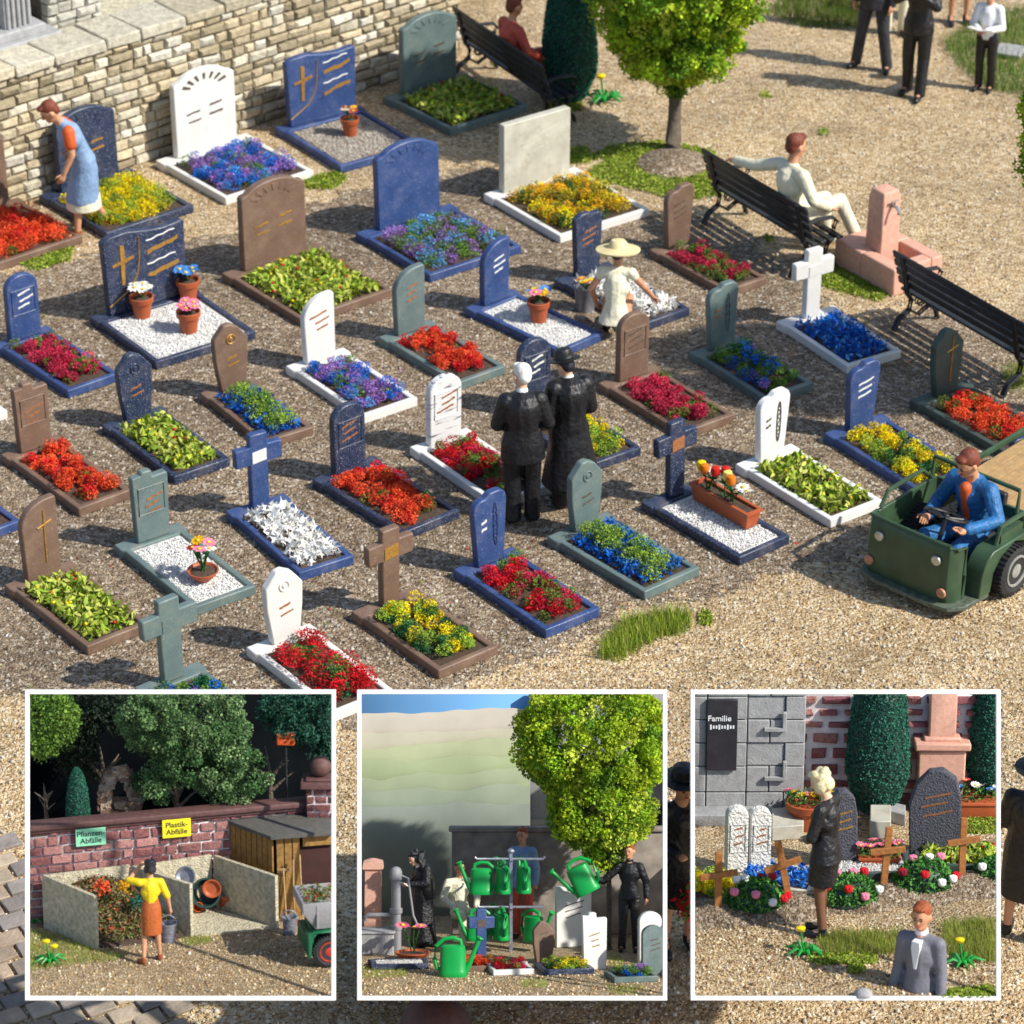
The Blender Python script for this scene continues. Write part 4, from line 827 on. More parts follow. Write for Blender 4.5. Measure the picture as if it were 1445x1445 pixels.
flowerpot(P(287, 817), 'shallow clay bowl with pink and white daisies on white granules', [PK, (.85, .85, .82), PK, AMB, (.4, .03, .04)], .14, .1, .07, kind='bowl', group=gp, fh=.24)
rt = empty('grey_bucket', T(*G(826, 437)), 'grey bucket of yellow and pink flowers beside the crouching woman', 'bucket')
MB().lathe([(.1, 0), (.12, .28), (.128, .29), (.115, .285), (.11, .2)], seg=20).obj('bucket', 'galv', rt)
for i in range(7): daisy(rt, (.07*math.cos(i*2.2), .07*math.sin(i*2.2), .33+.02*(i % 3)), .055, [AMB, (.8, .2, .2), YEL, (.82, .8, .76)][i % 4])
stems(rt, V((0, 0, .24)), [(.05, 0, .33), (-.05, .02, .33), (0, -.05, .33)])
wa, wb = G(984, 700, .1), G(1063, 745, .1); dd = wb-wa; MWB = T(*((wa+wb)/2)) @ RZ(math.atan2(dd.y, dd.x)); wl = dd.length
rt = empty('flower_trough', MWB, 'long terracotta trough of tulips and daisies on the navy cross grave', 'flower trough')
k = MB(); x, y = wl/2, .085
k.add([(-x*.94, -y*.8, 0), (x*.94, -y*.8, 0), (x*.94, y*.8, 0), (-x*.94, y*.8, 0), (-x, -y, .15), (x, -y, .15), (x, y, .15), (-x, y, .15), (-x-.015, -y-.015, .15), (x+.015, -y-.015, .15), (x+.015, y+.015, .15), (-x-.015, y+.015, .15), (-x-.015, -y-.015, .18), (x+.015, -y-.015, .18), (x+.015, y+.015, .18), (-x-.015, y+.015, .18), (-x*.95, -y*.8, .18), (x*.95, -y*.8, .18), (x*.95, y*.8, .18), (-x*.95, y*.8, .18), (-x*.95, -y*.8, .14), (x*.95, -y*.8, .14), (x*.95, y*.8, .14), (-x*.95, y*.8, .14)],
      [(3, 2, 1, 0)]+[(i+a_, (i+1) % 4+a_, (i+1) % 4+a_+4, i+a_+4) for a_ in (0, 4, 8, 12, 16) for i in range(4)]+[(20, 21, 22, 23)])
k.obj('trough', 'terra', rt); k = MB(); k.box((0, 0, .145), (wl*.93, .12, .015)); k.obj('earth', 'soil', rt)
fl = [((-.42, .0), YEL, 1), ((-.25, .04), (.85, .85, .82), 0), ((-.16, -.02), (.6, .02, .01), 1), ((-.02, .03), (.85, .75, .2), 1), ((.1, -.02), (.75, .2, .01), 1), ((.24, .03), (.85, .85, .82), 0), ((.36, -.01), (.85, .85, .82), 0), ((-.34, -.02), (.75, .2, .01), 1), ((-.08, .05), (.6, .02, .01), 1)]
tp = []
for (fx, fy), c, tul in fl:
    p = (fx*wl*1.05, fy, .34+random.uniform(0, .05)); tp.append(p)
    if tul:
        k = MB(); k.col = c; k.lathe([(.01, -.05), (.04, -.03), (.05, .01), (.04, .05), (.015, .06)], p, 12); k.obj('tulip', 'petal', rt)
    else: daisy(rt, p, .075, c, name='daisy')
for i in range(0, len(tp), 3): stems(rt, V((sum(q[0] for q in tp[i:i+3])/3, 0, .15)), tp[i:i+3])
# ================================================================ cart and driver
O = G((1332+1226)/2, (859+797)/2, .14); O = T(O.x, O.y, 0)
hx, hy = -.68, -.73; MC = O @ RZ(math.atan2(hy, hx))   # local +x forward, +y vehicle left
cart = empty('utility_cart', MC, 'small olive green utility cart with curved front shield and wooden load bed', 'utility cart')
Wc = 1.0
def shield_mb(th=.03):
    k = MB(); prof = []
    pts = [(-.16, -.5), (-.05, -.485), (0, -.44), (.015, -.2), (.02, 0), (.015, .2), (0, .44), (-.05, .485), (-.16, .5)]
    rs = []
    for z, fx in ((.14, 0), (.2, .01), (.42, .012), (.62, .0), (.7, -.01), (.72, -.03)):
        edge = lambda y: (z-.04*(abs(y) > .46)*(z > .6))
        outer = [(x+fx, y*1.0, edge(y)) for x, y in pts]; inner = [(x+fx-th if abs(y) < .47 else x+fx-.0, y*(1-(th/.5 if abs(y) > .43 else 0)), edge(y)) for x, y in pts[::-1]]
        rs.append(outer+inner)
    return k.rings(rs, True, True)
shield_mb().obj('front_shield', 'cart', cart, bevel=.006)
k = MB(); k.tube([(-.17, -.5, .68), (-.06, -.485, .69), (-.02, -.44, .72), (-.01, 0, .725), (-.02, .44, .72), (-.06, .485, .69), (-.17, .5, .68), (-.175, .5, .4), (-.17, .5, .16)], .018, 8); k.obj('shield_rim', 'cart', cart)
k = MB(); k.slab([(-.9, -.52), (-.06, -.54), (.06, -.48), (.1, -.3), (.1, .3), (.06, .5), (-.06, .6), (-.42, .62), (-.42, .5), (-.9, .5)], .1, .145); k.obj('floor_plate', 'cartd', cart, bevel=.008)
for y, z, mm, nm in ((-.32, .56, 'chrome', 'headlight'), (.32, .56, 'chrome', 'headlight'), (-.42, .27, 'amber', 'indicator_lamp'), (.4, .25, 'amber', 'indicator_lamp')):
    k = MB(); k.lathe([(.05, 0), (.05, .01), (.044, .02), (.02, .026), (.005, .027)], seg=18, M=T(.02, y, z) @ RY(math.pi/2)); k.obj(nm, mm, cart)
# body: engine / seat box, far side panel, near fender
k = MB(); k.box((-.9, 0, .24), (.42, .98, .2)); k.obj('seat_box', 'cart', cart, bevel=.015)
k = MB(); k.box((-.88, .02, .37), (.4, .5, .07)); k.box((-1.1, .02, .58), (.07, .5, .36), ry=-.12); k.obj('seat', 'iron', cart, bevel=.02)
k = MB(); k.box((-.6, -.485, .42), (.9, .035, .55)); k.obj('side_panel', 'cart', cart, bevel=.008)
k = MB(); k.tube([(-.2, -.485, .7), (-.3, -.485, .84), (-.82, -.485, .84), (-.98, -.485, .7)], .022, 8); k.tube([(-.98, -.48, .7), (-1.0, -.48, .92), (-1.0, .48, .92), (-.98, .48, .7)], .022, 8); k.obj('side_rail', 'cart', cart)
k = MB(); k.tube([(-1.0, .55, .56), (-.97, .55, .72), (-.62, .55, .72), (-.56, .55, .54)], .025, 8); k.box((-.78, .55, .6), (.34, .05, .1)); k.obj('side_rail', 'cart', cart)
k = MB(); k.prism([(-.26, .14), (-.29, .36), (-.36, .5), (-.45, .56), (-1.08, .56), (-1.08, .5), (-2.7, .5), (-2.7, .36), (-1.06, .36), (-.98, .46), (-.78, .53), (-.58, .46), (-.47, .33), (-.44, .14)], .42, .62); k.obj('fender', 'cart', cart, bevel=.012)
k = MB(); k.prism([(-1.08, .5), (-2.7, .5), (-2.7, .36), (-1.08, .36)], -.5, -.4); k.obj('fender', 'cart', cart, bevel=.012)
k = MB()
for i in range(6): k.box((-1.9, -.36+.145*i, .54), (1.6, .135, .04))
k.obj('load_bed', 'wood', cart, bevel=.004)
k = MB(); k.box((-1.88, .515, .57), (1.6, .03, .06)); k.box((-1.88, -.515, .57), (1.6, .03, .06)); k.box((-1.1, 0, .6), (.03, 1.0, .12)); k.obj('bed_rail', 'cart', cart, bevel=.006)
k = MB(); k.tube([(-.15, .05, .14), (-.4, .05, .5), (-.48, .05, .7)], .022, 8); col_ = k.obj('steering_column', 'iron', cart)
k = MB(); ms = T(-.48, .05, .71) @ RY(-.45); k.M = ms; k.tube([(.2*math.cos(t), .2*math.sin(t), 0) for t in np.linspace(0, 6.28, 25)][:-1], .018, 8, True)
for t in (.5, 2.6, 4.7): k.tube([(0, 0, -.02), (.19*math.cos(t), .19*math.sin(t), 0)], .012, 6)
k.ell((0, 0, 0), (.035, .035, .02)); k.obj('steering_wheel', 'iron', cart)
def wheel(parent, c, r, w, rimm, ax=1):
    k = MB(); m = T(*c) @ RX(-math.pi/2*ax); k.M = m
    k.lathe([(r*.62, -w*.4), (r*.8, -w*.5), (r*.96, -w*.42), (r, -w*.2), (r, w*.2), (r*.96, w*.42), (r*.8, w*.5), (r*.62, w*.4)], seg=40)
    for i in range(34):
        a = i*2*math.pi/34
        for s_ in (-1, 1): k.box((r*1.0*math.cos(a+.05*s_), r*1.0*math.sin(a+.05*s_), s_*w*.24), (r*.07, r*.09, w*.42), rz=a)
    wh = k.obj('wheel', 'tyre', parent)
    k = MB(); k.M = m; k.lathe([(r*.64, w*.3), (r*.62, w*.47), (r*.55, w*.47), (r*.5, w*.3), (r*.3, w*.26), (r*.27, w*.42), (r*.16, w*.46), (.004, w*.46)], seg=28, caps=False)
    for i in range(8): a = i*math.pi/4; k.box((r*.4*math.cos(a), r*.4*math.sin(a), w*.3), (r*.06, r*.05, w*.12), rz=a)
    k.obj('rim', rimm, wh)
    return wh
wheel(cart, (-.76, .6, .25), .25, .18, 'rim'); wheel(cart, (-.76, -.4, .25), .25, .18, 'rim'); wheel(cart, (-2.35, .6, .25), .25, .18, 'rim')
p = {k_: v for k_, v in seat.items()}
for k_ in list(p):
    if k_ not in ('kL', 'kR', 'aL', 'aR', 'tL', 'tR', 'look'): p[k_] = (p[k_][0], p[k_][1], p[k_][2]-.12)
p.update(eL=(.0, 0, 0), wL=(-.25, .42, .72), eR=(.32, .06, .64), wR=(.22, .34, .66), look=(.25, 1, -.45), head=(0, .12, 1.14), neck=(0, .04, .99), chest=(0, .0, .83), sL=(-.18, .03, .91), sR=(.18, .03, .91), kL=(-.17, .44, .5), kR=(.17, .44, .5), aR=(.2, .5, .14), tR=(.22, .62, .1), aL=(-.2, .52, .14), tL=(-.2, .66, .1))
p['eL'] = (-.36, .14, .72)
r, J, hm = person(MC @ T(-.9, .05, -.1) @ RZ(-math.pi/2), 'driver in a blue jacket and orange shirt with auburn hair at the cart wheel', p, dict(hair='hred', top='denim', trousers='denim', shoes='black', tail=1, taillen=.03, bulk=1.05), s=1.08, vox=.011)
k = MB(); k.cap(J['chest']+V((0, .13, .08)), J['waist']+V((0, .135, .04)), .055, .04); k.obj('shirt', 'orange', r)
# ================================================================ fountain
c0 = [G(1178, 336, .32), G(1262, 382, .32), G(1323, 356, .32)]; dv = (c0[1]-c0[0]); dw = (c0[2]-c0[1]); MFt = T(c0[0].x, c0[0].y, 0) @ RZ(math.atan2(dv.y, dv.x)); FL = dv.length; FWd = dw.length
ft = empty('standpipe_fountain', MFt, 'pinkish terracotta standpipe with basin between the two benches', 'fountain')
k = MB(); h_ = .32; t_ = .16
x0, x1, y0, y1 = 0, FL, 0, FWd*1.0; xi = FL*.45
k.box((xi/2, y1/2, h_/2), (xi-.004, y1, h_)); 
k.box(((xi+x1)/2, t_/2, h_/2), (x1-xi, t_, h_)); k.box(((xi+x1)/2, y1-t_/2, h_/2), (x1-xi, t_, h_)); k.box((x1-t_/2-.001, y1/2, h_/2), (t_, y1-2*t_-.004, h_)); k.box(((xi+x1-t_)/2, y1/2, .05), (x1-xi-t_-.004, y1-2*t_-.004, .1))
k.obj('basin', 'pink', ft, bevel=.018)
k = MB(); s_ = .135; zt = 1.02
rs = [[(-a, -a, z), (a, -a, z), (a, a, z), (-a, a, z)] for a, z in ((s_, 0.02), (s_*.93, zt-.1), (s_*.8, zt-.01), (s_*.6, zt))]; k.rings(rs); k.M = Matrix(); o = k.obj('post', 'pink', ft, bevel=.015); o.location = (xi*1.0, FWd*.42, 0)
k = MB(); k.tube([(.12, 0, .86), (.2, 0, .86), (.24, 0, .83), (.24, 0, .79)], .02, 8); k.cyl((.17, 0, .86), (.17, 0, .92), .012); k.box((.17, 0, .925), (.02, .09, .015)); k.obj('tap', 'chrome', o)
# ================================================================ trees, plants
LIME = [((.38, .5, .02), 4), ((.26, .42, .02), 4), ((.12, .24, .015), 3), ((.5, .58, .06), 2)]
tree(T(*G(950, 212)), 'round lime green tree with bare trunk behind the first bench', [((0, 0, 2.45), (1.15, 1.15, 1.05)), ((0, 0, 1.5), (.8, .8, .55)), ((0, 0, 1.12), (.3, .3, .25)), ((0, 0, .95), (.17, .17, .16))], LIME, 620, 150, .135, .055, (.1, 1.25, .7), group='lime green trees')
tree(T(*G(1536, 592)), 'lime green tree at the right edge shading the graves', [((0, 0, 3.15), (.95, .95, .9)), ((0, 0, 2.3), (.7, .7, .5))], LIME, 420, 120, .13, .05, (.1, 2.0, .7), group='lime green trees')
cypress(T(*G(803, 139)), 'dark green egg-shaped conifer behind the bench end', .34, 1.75, 16000)
cypress(T(*G(668, -18)), 'dark green conifer at the top edge beside the wall', .34, 1.4, 7000)
dandelion(T(*G(853, 143)) @ SC(.95), 'yellow dandelion beside the egg-shaped conifer', 1, 1)
mnd = MB(); mnd.lathe([(.46, 0), (.4, .04), (.25, .085), (.1, .11), (.02, .115)], seg=28); props(mnd.obj('soil_mound', 'gravel', None, T(*G(950, 232))), 'low gravel mound round the foot of the lime green tree', 'mound')
def patch(pts, n, lab, h=.07, base=True, pal=None, name='grass_patch'):
    pl = gpoly(pts)
    grass(name, pl, None, lab, 'grass', n, h, pal, z=.0)
patch([(800, 235), (870, 205), (940, 200), (1010, 215), (1020, 275), (960, 285), (880, 262), (820, 250), (860, 225), (820, 225)], 9000, 'mossy grass ring round the lime green tree', .05)
patch([(845, 925), (858, 905), (880, 880), (935, 868), (975, 866), (972, 890), (920, 905), (868, 938)], 2600, 'bright grass tuft on the gravel in front of the graves', .16)
patch([(985, 870), (1000, 862), (1005, 878), (992, 884)], 250, 'tiny green tuft near the big grass tuft', .06)
patch([(1145, 385), (1175, 365), (1225, 395), (1260, 410), (1240, 425), (1190, 412), (1150, 400)], 3000, 'mossy strip in front of the terracotta standpipe', .05)
patch([(28, 370), (60, 352), (105, 350), (95, 368), (50, 382)], 1600, 'small moss patch in front of the scarlet grave', .05)
patch([(430, 255), (470, 243), (490, 252), (470, 265), (435, 268)], 1200, 'small moss patch beside the wide white grave', .05)
patch([(1412, 525), (1450, 508), (1460, 545), (1425, 555)], 700, 'grass tuft at the right edge under the third bench', .12)
patch([(770, 142), (820, 140), (822, 155), (780, 160)], 1500, 'moss at the foot of the egg-shaped conifer', .06)
patch([(770, 215), (830, 208), (835, 230), (790, 232)], 1000, 'moss beside the stained white stone', .05)
patch([(1330, 60), (1400, 20), (1460, 10), (1470, 140), (1400, 130), (1350, 95)], 5200, 'green grass verge at the upper right', .16, pal=[((.1, .2, .03), 4), ((.16, .26, .04), 3), ((.22, .32, .05), 2)])
patch([(1085, 20), (1130, -20), (1230, -20), (1215, 42), (1130, 40)], 3600, 'dark lawn behind the suited men', .18, pal=[((.1, .16, .02), 4), ((.16, .22, .03), 3)])
for q in ((1080, 135), (1162, 188), (1083, 338), (700, 90)):
    g0 = G(*q); patch([(q[0]-7, q[1]-4), (q[0]+7, q[1]-5), (q[0]+7, q[1]+4), (q[0]-6, q[1]+5)], 60, 'tiny green moss flock near pixel cluster' if 0 else {1080: 'tiny moss flock on the sand right of the lime tree', 1162: 'tiny moss flock in the middle of the open sand', 1083: 'tiny moss flock behind the bench', 700: 'tiny moss flock by the far bench'}[q[0]], .05)
k = MB(); k.box((0, 0, .06), (.34, .3, .05), rx=.1); props(k.obj('stone_slab', 'ashlar', None, at(1425, 78, .4, 1), bevel=.01), 'pale grey stone slab lying on the grass at the upper right', 'slab')
bp = empty('gate_pillar', T(*G(615, 1500)), 'short brown pillar with a large ball below the middle display frame', 'pillar')
k = MB(); k.ell((0, 0, .3), (.27, .27, .27), seg=40, rg=22); k.obj('ball', 'plum', bp); k = MB(); k.box((0, 0, .03), (.4, .4, .1)); k.obj('base', 'plum', bp, bevel=.015)
# ================================================================ three display stages in the foreground
ZF = 20.5
def wm(o):
    m = o.matrix_basis.copy()
    while o.parent: o = o.parent; m = o.matrix_basis @ m
    return m
class Stage:
    def __init__(s, ox, x0, x1, y0, y1, e, k, label):
        s.z = zf = globals().get('ZA', ZF); k *= zf/20.5; s.ox = ox; s.x0, s.x1, s.y0, s.y1 = x0, x1, y0, y1; s.k = k
        a = R(e)-math.atan(((y0+y1)/2-722.5)/FPX); Yv = FW*math.cos(a)+UP*math.sin(a); Zv = UP*math.cos(a)-FW*math.sin(a)
        O = CAM+ray((x0+x1)/2, y1-4)*s.z
        m = Matrix((RT*k, Yv*k, Zv*k)).transposed().to_4x4(); m.translation = O; s.M = m; s.I = m.inverted(); s.mark = set(bpy.data.objects)
        s.label = label
        c3 = [ray(x0+3, y0+3), ray(x1-3, y0+3), ray(x1-3, y1-3), ray(x0+3, y1-3)]; s.planes = []
        for i in range(4):
            n = c3[i].cross(c3[(i+1) % 4]).normalized()
            if n.dot(ray((x0+x1)/2, (y0+y1)/2)) > 0: n = -n
            s.planes.append(n)     # outward normals, all planes pass through CAM
    def _r(s, zx, zy):
        d = ray(s.ox+zx/2.89, 945+zy/2.89); return s.I @ CAM, (s.I.to_3x3() @ d)
    def fl(s, zx, zy, h=0.0): o, d = s._r(zx, zy); return o+d*((h-o.z)/d.z)
    def pl(s, zx, zy, y): o, d = s._r(zx, zy); return o+d*((y-o.y)/d.y)
    def px(s, p): q = s.M @ V(p); return 2.89*FPX/((q-CAM).dot(FW))*s.k
    def m(s, p, rz=0, sc=1): return s.M @ T(*p) @ RZ(rz) @ SC(sc)
    def at(s, zx, zy, rz=0, sc=1, h=0): return s.m(s.fl(zx, zy, h), rz, sc)
    def finish(s):
        # trim whatever overhangs the tray, as on a sawn-off display block
        for o in [q for q in bpy.data.objects if q not in s.mark and q.type == 'MESH' and not q.name.startswith(('border', 'post'))]:
            W = wm(o); me = o.data
            if not me.vertices: continue
            co = np.empty(len(me.vertices)*3, np.float32); me.vertices.foreach_get('co', co); co = co.reshape(-1, 3) @ np.array(W.to_3x3()).T+np.array(W.translation)-np.array(CAM)
            cut = [n for n in s.planes if (co @ np.array(n)).max() > .0005]
            if not cut: continue
            if me.users > 1: me = me.copy(); o.data = me
            bm = bmesh.new(); bm.from_mesh(me); Wi = W.inverted(); 
            for n in cut:
                pc = Wi @ CAM; nn = (W.to_3x3().transposed() @ n).normalized()
                r_ = bmesh.ops.bisect_plane(bm, geom=bm.verts[:]+bm.edges[:]+bm.faces[:], plane_co=pc, plane_no=nn, clear_outer=True)
                if len(bm.faces) < 20000:
                    ed = [g_ for g_ in r_['geom_cut'] if isinstance(g_, bmesh.types.BMEdge)]
                    try: bmesh.ops.holes_fill(bm, edges=ed, sides=0)
                    except Exception: pass
            if not bm.faces: 
                bm.free(); bpy.data.objects.remove(o); continue
            bm.to_mesh(me); bm.free()
    def frame(s, D, tilt_label):
        ZF = s.z; w = (s.x1-s.x0)/FPX*ZF; h = (s.y1-s.y0)/FPX*ZF; Mf = Matrix((RT, FW, UP)).transposed().to_4x4(); Mf.translation = CAM+ray((s.x0+s.x1)/2, (s.y0+s.y1)/2)*ZF
        rt = empty('display_frame', Mf, s.label, 'frame', 'white square frames in front of the graveyard')
        b = 6.0/FPX*ZF; k = MB(); yc = -.02
        k.rings([[(sx*(w/2-o_), y, sz*(h/2-o_)) for sx, sz in ((-1, -1), (1, -1), (1, 1), (-1, 1))] for o_, y in ((0, .0), (0, -.03), (b, -.03), (b, .0), (0, .0))], True, False)
        k.obj('border', 'framew', rt, bevel=.004)
        # tray under the little scene and its two rear posts
        Mi = Mf.inverted() @ s.M; f = Mi @ V((0, 0, 0))
        k = MB(); k.M = Mi; q = w/2/s.k; g_ = .97
        k.slab([(-q*1.1, .01), (q*1.1, .01), (q*1.3, D+.06), (-q*1.3, D+.06)], -.07, -.012); tr = k.obj('tray', 'wood', rt)
        for sx in (-.6, .6):
            top = s.M @ V((sx*q, D*.97, -.05)); k = MB(); k.M = Mf.inverted(); k.cyl((top.x, 19.95, -.02), tuple(top), .035); k.obj('post', 'wood', rt)
        return rt
def lit(st, p): return st.m(p)
def seg(st, p0, p1): d = p1-p0; return st.m(p0, math.atan2(d.y, d.x)), d.length
def floor_(st, D, m='sand', name='ground', W=9):
    k = MB(); k.add([(-W, .03, 0), (W, .03, 0), (W, D, 0), (-W, D, 0)], [(0, 1, 2, 3)]); o = k.obj(name, m, None, st.M); props(o, kind='structure'); return o
def grit_(st, n, pal, y0, y1, W=4, lab='', size=1.0, zf=None):
    P = np.stack([RNG.uniform(-W, W, n), RNG.uniform(y0, y1, n), np.full(n, .004)], 1)
    if zf is not None: P[:, 2] = zf(P[:, 0], P[:, 1])
    o = link('grit', scat_mesh('grit', P, RNG.gamma(3.2, .009, n).clip(.01, .07)*size, pick(pal, n), 'octa'), None, st.M, 'grain'); props(o, lab, 'gravel', kind='stuff')
# ---------------------------------------------------------------- left stage: waste bins by a brick wall
ZA = 19.6
A = Stage(0, 36, 474, 973, 1411, 20, .41, 'left white square frame, round a scene of waste bins and a brick wall')
random.seed(101)
floor_(A, 7.2)
grit_(A, 7000, sandp, .05, 4, 3.2, 'loose sand grains in front of the waste bins')
vary = lambda c, a=.82, b=1.2: (lambda f: tuple(x*f for x in c))(random.uniform(a, b))
# brick wall
p0, p1 = A.fl(60, 1040), A.fl(1420, 908); Mw, Lw = seg(A, p0, p1); hw = 1.62
bw = empty('brick_wall', Mw, 'dark red brick wall with pale mortar and brown coping behind the waste bins', 'wall')
k = MB(); k.box((Lw/2, .1, hw/2), (Lw, .14, hw)); k.obj('mortar', 'mortar', bw)
blockwall(Lw, hw, .15, (.14, .42), [(.26, .1, .095), (.31, .14, .125), (.21, .08, .08), (.33, .16, .145)], .05, .035, .012, .012, seed=31).obj('brickwork', 'brickv', bw)
k = MB(); k.box((Lw/2, .08, hw+.05), (Lw, .34, .1)); k.box((Lw/2, .08, hw-.03), (Lw, .26, .06)); k.obj('coping', 'plum', bw, bevel=.02)
q = A.I @ Mw @ V((0, 0, 0))
def onwall(zx, zy):   # local point on the wall's face
    o, d = A._r(zx, zy); I2 = Mw.inverted() @ A.M; o = I2 @ o; d = I2.to_3x3() @ d; return o+d*((-.075-o.y)/d.y)
for zx, zy, txt, mk, w_, h_, lab in ((370, 682, 'Pflanzen-\nAbfälle', 'sign_g', .5, .3, 'mint green sign reading Pflanzen-Abfälle on the brick wall'), (720, 646, 'Plastik-\nAbfälle', 'sign_y', .48, .32, 'yellow sign reading Plastik-Abfälle on the brick wall')):
    p = onwall(zx, zy); sg = empty('sign', Mw @ T(*p), lab, 'sign', 'signs on the brick wall'); k = MB(); k.box((0, 0, 0), (w_, .02, h_)); k.obj('panel', mk, sg, bevel=.003)
    text_obj(txt, .13, T(0, -.0125, 0) @ RX(math.pi/2), 'ink', sg)
# bins
def panel(a, b, h, lab, th=.07):
    M_, L = seg(A, a, b); k = MB(); k.box((L/2, 0, h/2), (L, th, h)); props(k.obj('concrete_panel', 'conc', None, M_, bevel=.006), lab, 'panel', 'concrete panels of the waste bins')
B0, B1, B2 = A.fl(185, 1050), A.fl(548, 1012), A.fl(880, 968); F0, F1, F2 = A.fl(398, 1142), A.fl(785, 1090), A.fl(1132, 1056)
hb = .93
panel(B0, F0, hb, 'left concrete side panel of the plant waste bin'); panel(B1, F1, hb, 'concrete panel between the two waste bins, behind the woman in yellow'); panel(B2, F2, hb, 'right concrete side panel next to the wooden shed')
e_ = V((.06, -.03, 0)); panel(B0+e_, B1-e_, hb, 'concrete back panel behind the plant waste heap'); panel(B1+e_, B2-e_, hb, 'concrete back panel behind the discarded tubs')
k = MB(); k.slab([(B1.x+.06, B1.y-.06), (F1.x+.05, F1.y), (F2.x-.05, F2.y), (B2.x-.05, B2.y-.08)], .0, .03); props(k.obj('floor_slab', 'conc', None, A.M), 'concrete floor slab under the discarded tubs', 'slab')
# compost heap
P = []; 
for _ in range(5200):
    u, v = random.random(), random.random(); q = (B0.lerp(B1, .08+.84*u)).lerp(F0.lerp(F1, .08+.84*u), v*.93); z = (.8-.75*v**1.1)*(.75+.25*math.sin(u*3.1))+random.uniform(-.05, .07); P.append((q.x, q.y, max(.01, z)))
hp = empty('compost_heap', A.M, 'heap of wilted plants with red and green bits in the left waste bin', 'compost')
link('plant_waste', scat_mesh('h', P, RNG.uniform(.03, .12, len(P)), pick([((.2, .14, .07), 6), ((.12, .16, .04), 4), ((.35, .05, .02), .9), ((.18, .2, .05), 2), ((.3, .2, .1), 1.5), (ORR, .5)], len(P)), 'leaf'), hp, None, 'petal')
k = MB(); k.add([tuple(B0.lerp(B1, .06))[:2]+(.7,), tuple(B0.lerp(B1, .94))[:2]+(.7,), tuple(F0.lerp(F1, .94))[:2]+(.0,), tuple(F0.lerp(F1, .06))[:2]+(.0,), tuple(B0.lerp(B1, .06))[:2]+(.0,), tuple(B0.lerp(B1, .94))[:2]+(.0,)], [(0, 1, 2, 3), (0, 4, 5, 1), (0, 3, 4), (1, 5, 2)]); k.obj('core', 'soil', hp)
for c_, q, s_ in ((ORR, (415, 885), .06), (AMB, (505, 880), .05), ((.02, .15, .1), (560, 945), .06)):
    p = A.pl(*q, B0.lerp(F0, .35).y); 
    props(link('wilted_flowers', scat_mesh('c', [(random.gauss(0, s_), random.gauss(0, s_), random.gauss(0, s_)) for _ in range(150)], .05, pick([(c_, 1)], 150), 'quad'), None, A.m(p), 'turf'), {ORR: 'bright orange-red wilted flowers on the heap', AMB: 'amber wilted flowers on the heap'}.get(c_, 'dark green sprig lying on the heap'), 'flowers')
# tubs
def tub(M, lab, r, h, mk, cat='tub'):
    k = MB(); k.lathe([(r*.72, 0), (r*.95, h*.8), (r*1.06, h*.82), (r*1.06, h), (r*.93, h), (r*.66, h*.12), (.01, h*.1)], seg=28, caps=True); return props(k.obj('plant_tub', mk, None, M), lab, cat, 'discarded tubs in the waste bin')
tub(A.at(845, 985) @ T(0, .15, .25) @ RX(1.15) @ RZ(.2), 'dark green plastic tub lying on its side in the right waste bin', .24, .34, 'slateg')
tub(A.at(915, 975) @ T(.02, .05, .04) @ RX(.3) @ RY(.2), 'brown clay pot tilted at the back of the right waste bin', .17, .3, 'terra')
tub(A.pl and A.m(A.pl(865, 890, B2.y-.35)) @ RX(1.5), 'terracotta saucer behind the dark green tub', .15, .05, 'terra')
tub(A.m(A.pl(760, 845, B1.y-.3)) @ RX(1.2) @ RY(-.3), 'slate coloured lid leaning at the back of the right waste bin', .17, .05, 'galv')
tub(A.at(812, 992) @ T(0, .0, .13) @ RX(1.4), 'small red pot inside the dark green tub', .08, .12, 'orange')
# woman
person(A.at(622, 1192, R(12)), 'woman in a yellow cardigan and rust skirt with one hand raised to her forehead', dict(
    eL=(-.34, .1, 1.42), wL=(-.14, .22, 1.6), sL=(-.17, 0, 1.4), eR=(.27, -.02, 1.14), wR=(.31, .02, .92), look=(-.35, 1, -.15), kL=(-.12, .0, .5), aL=(-.15, -.1, .09), tL=(-.22, .02, .035), aR=(.13, .06, .08), tR=(.14, .2, .035)),
    dict(hair='hblack', hstyle='full', top='yellow', sleeve=.5, skirt='skirt_or', hem=(0, .0, .5), hemr=(.165, .14), tail=0, shoes='brownsh', bulk=.95), female=True, s=.98, skin='skin')
def bucket(M, lab, r=.14, h=.32, water=False):
    rt = empty('galvanised_bucket', M, lab, 'bucket', 'galvanised buckets'); k = MB(); k.lathe([(r*.78, 0), (r*.8, .02), (r*.95, h*.93), (r*1.03, h*.94), (r*1.03, h), (r*.9, h), (r*.72, h*.3), (.01, h*.28)], seg=28, caps=False)
    for z in (.3, .6): k.tube([(r*(.8+.16*z)*math.cos(t), r*(.8+.16*z)*math.sin(t), h*z) for t in np.linspace(0, 6.28, 25)][:-1], .008, 5, True)
    k.obj('body', 'galv', rt); k = MB(); k.tube([(r*math.cos(t), 0, h*.93+r*1.1*math.sin(t)) for t in np.linspace(.05, math.pi-.05, 12)], .011, 6); k.obj('handle', 'galv', rt); return rt
bucket(A.at(690, 1102) @ T(0, -.05, .0), 'galvanised bucket held by the woman in yellow')
bucket(A.at(1182, 1078), 'galvanised bucket in front of the garden tools', .125, .3)
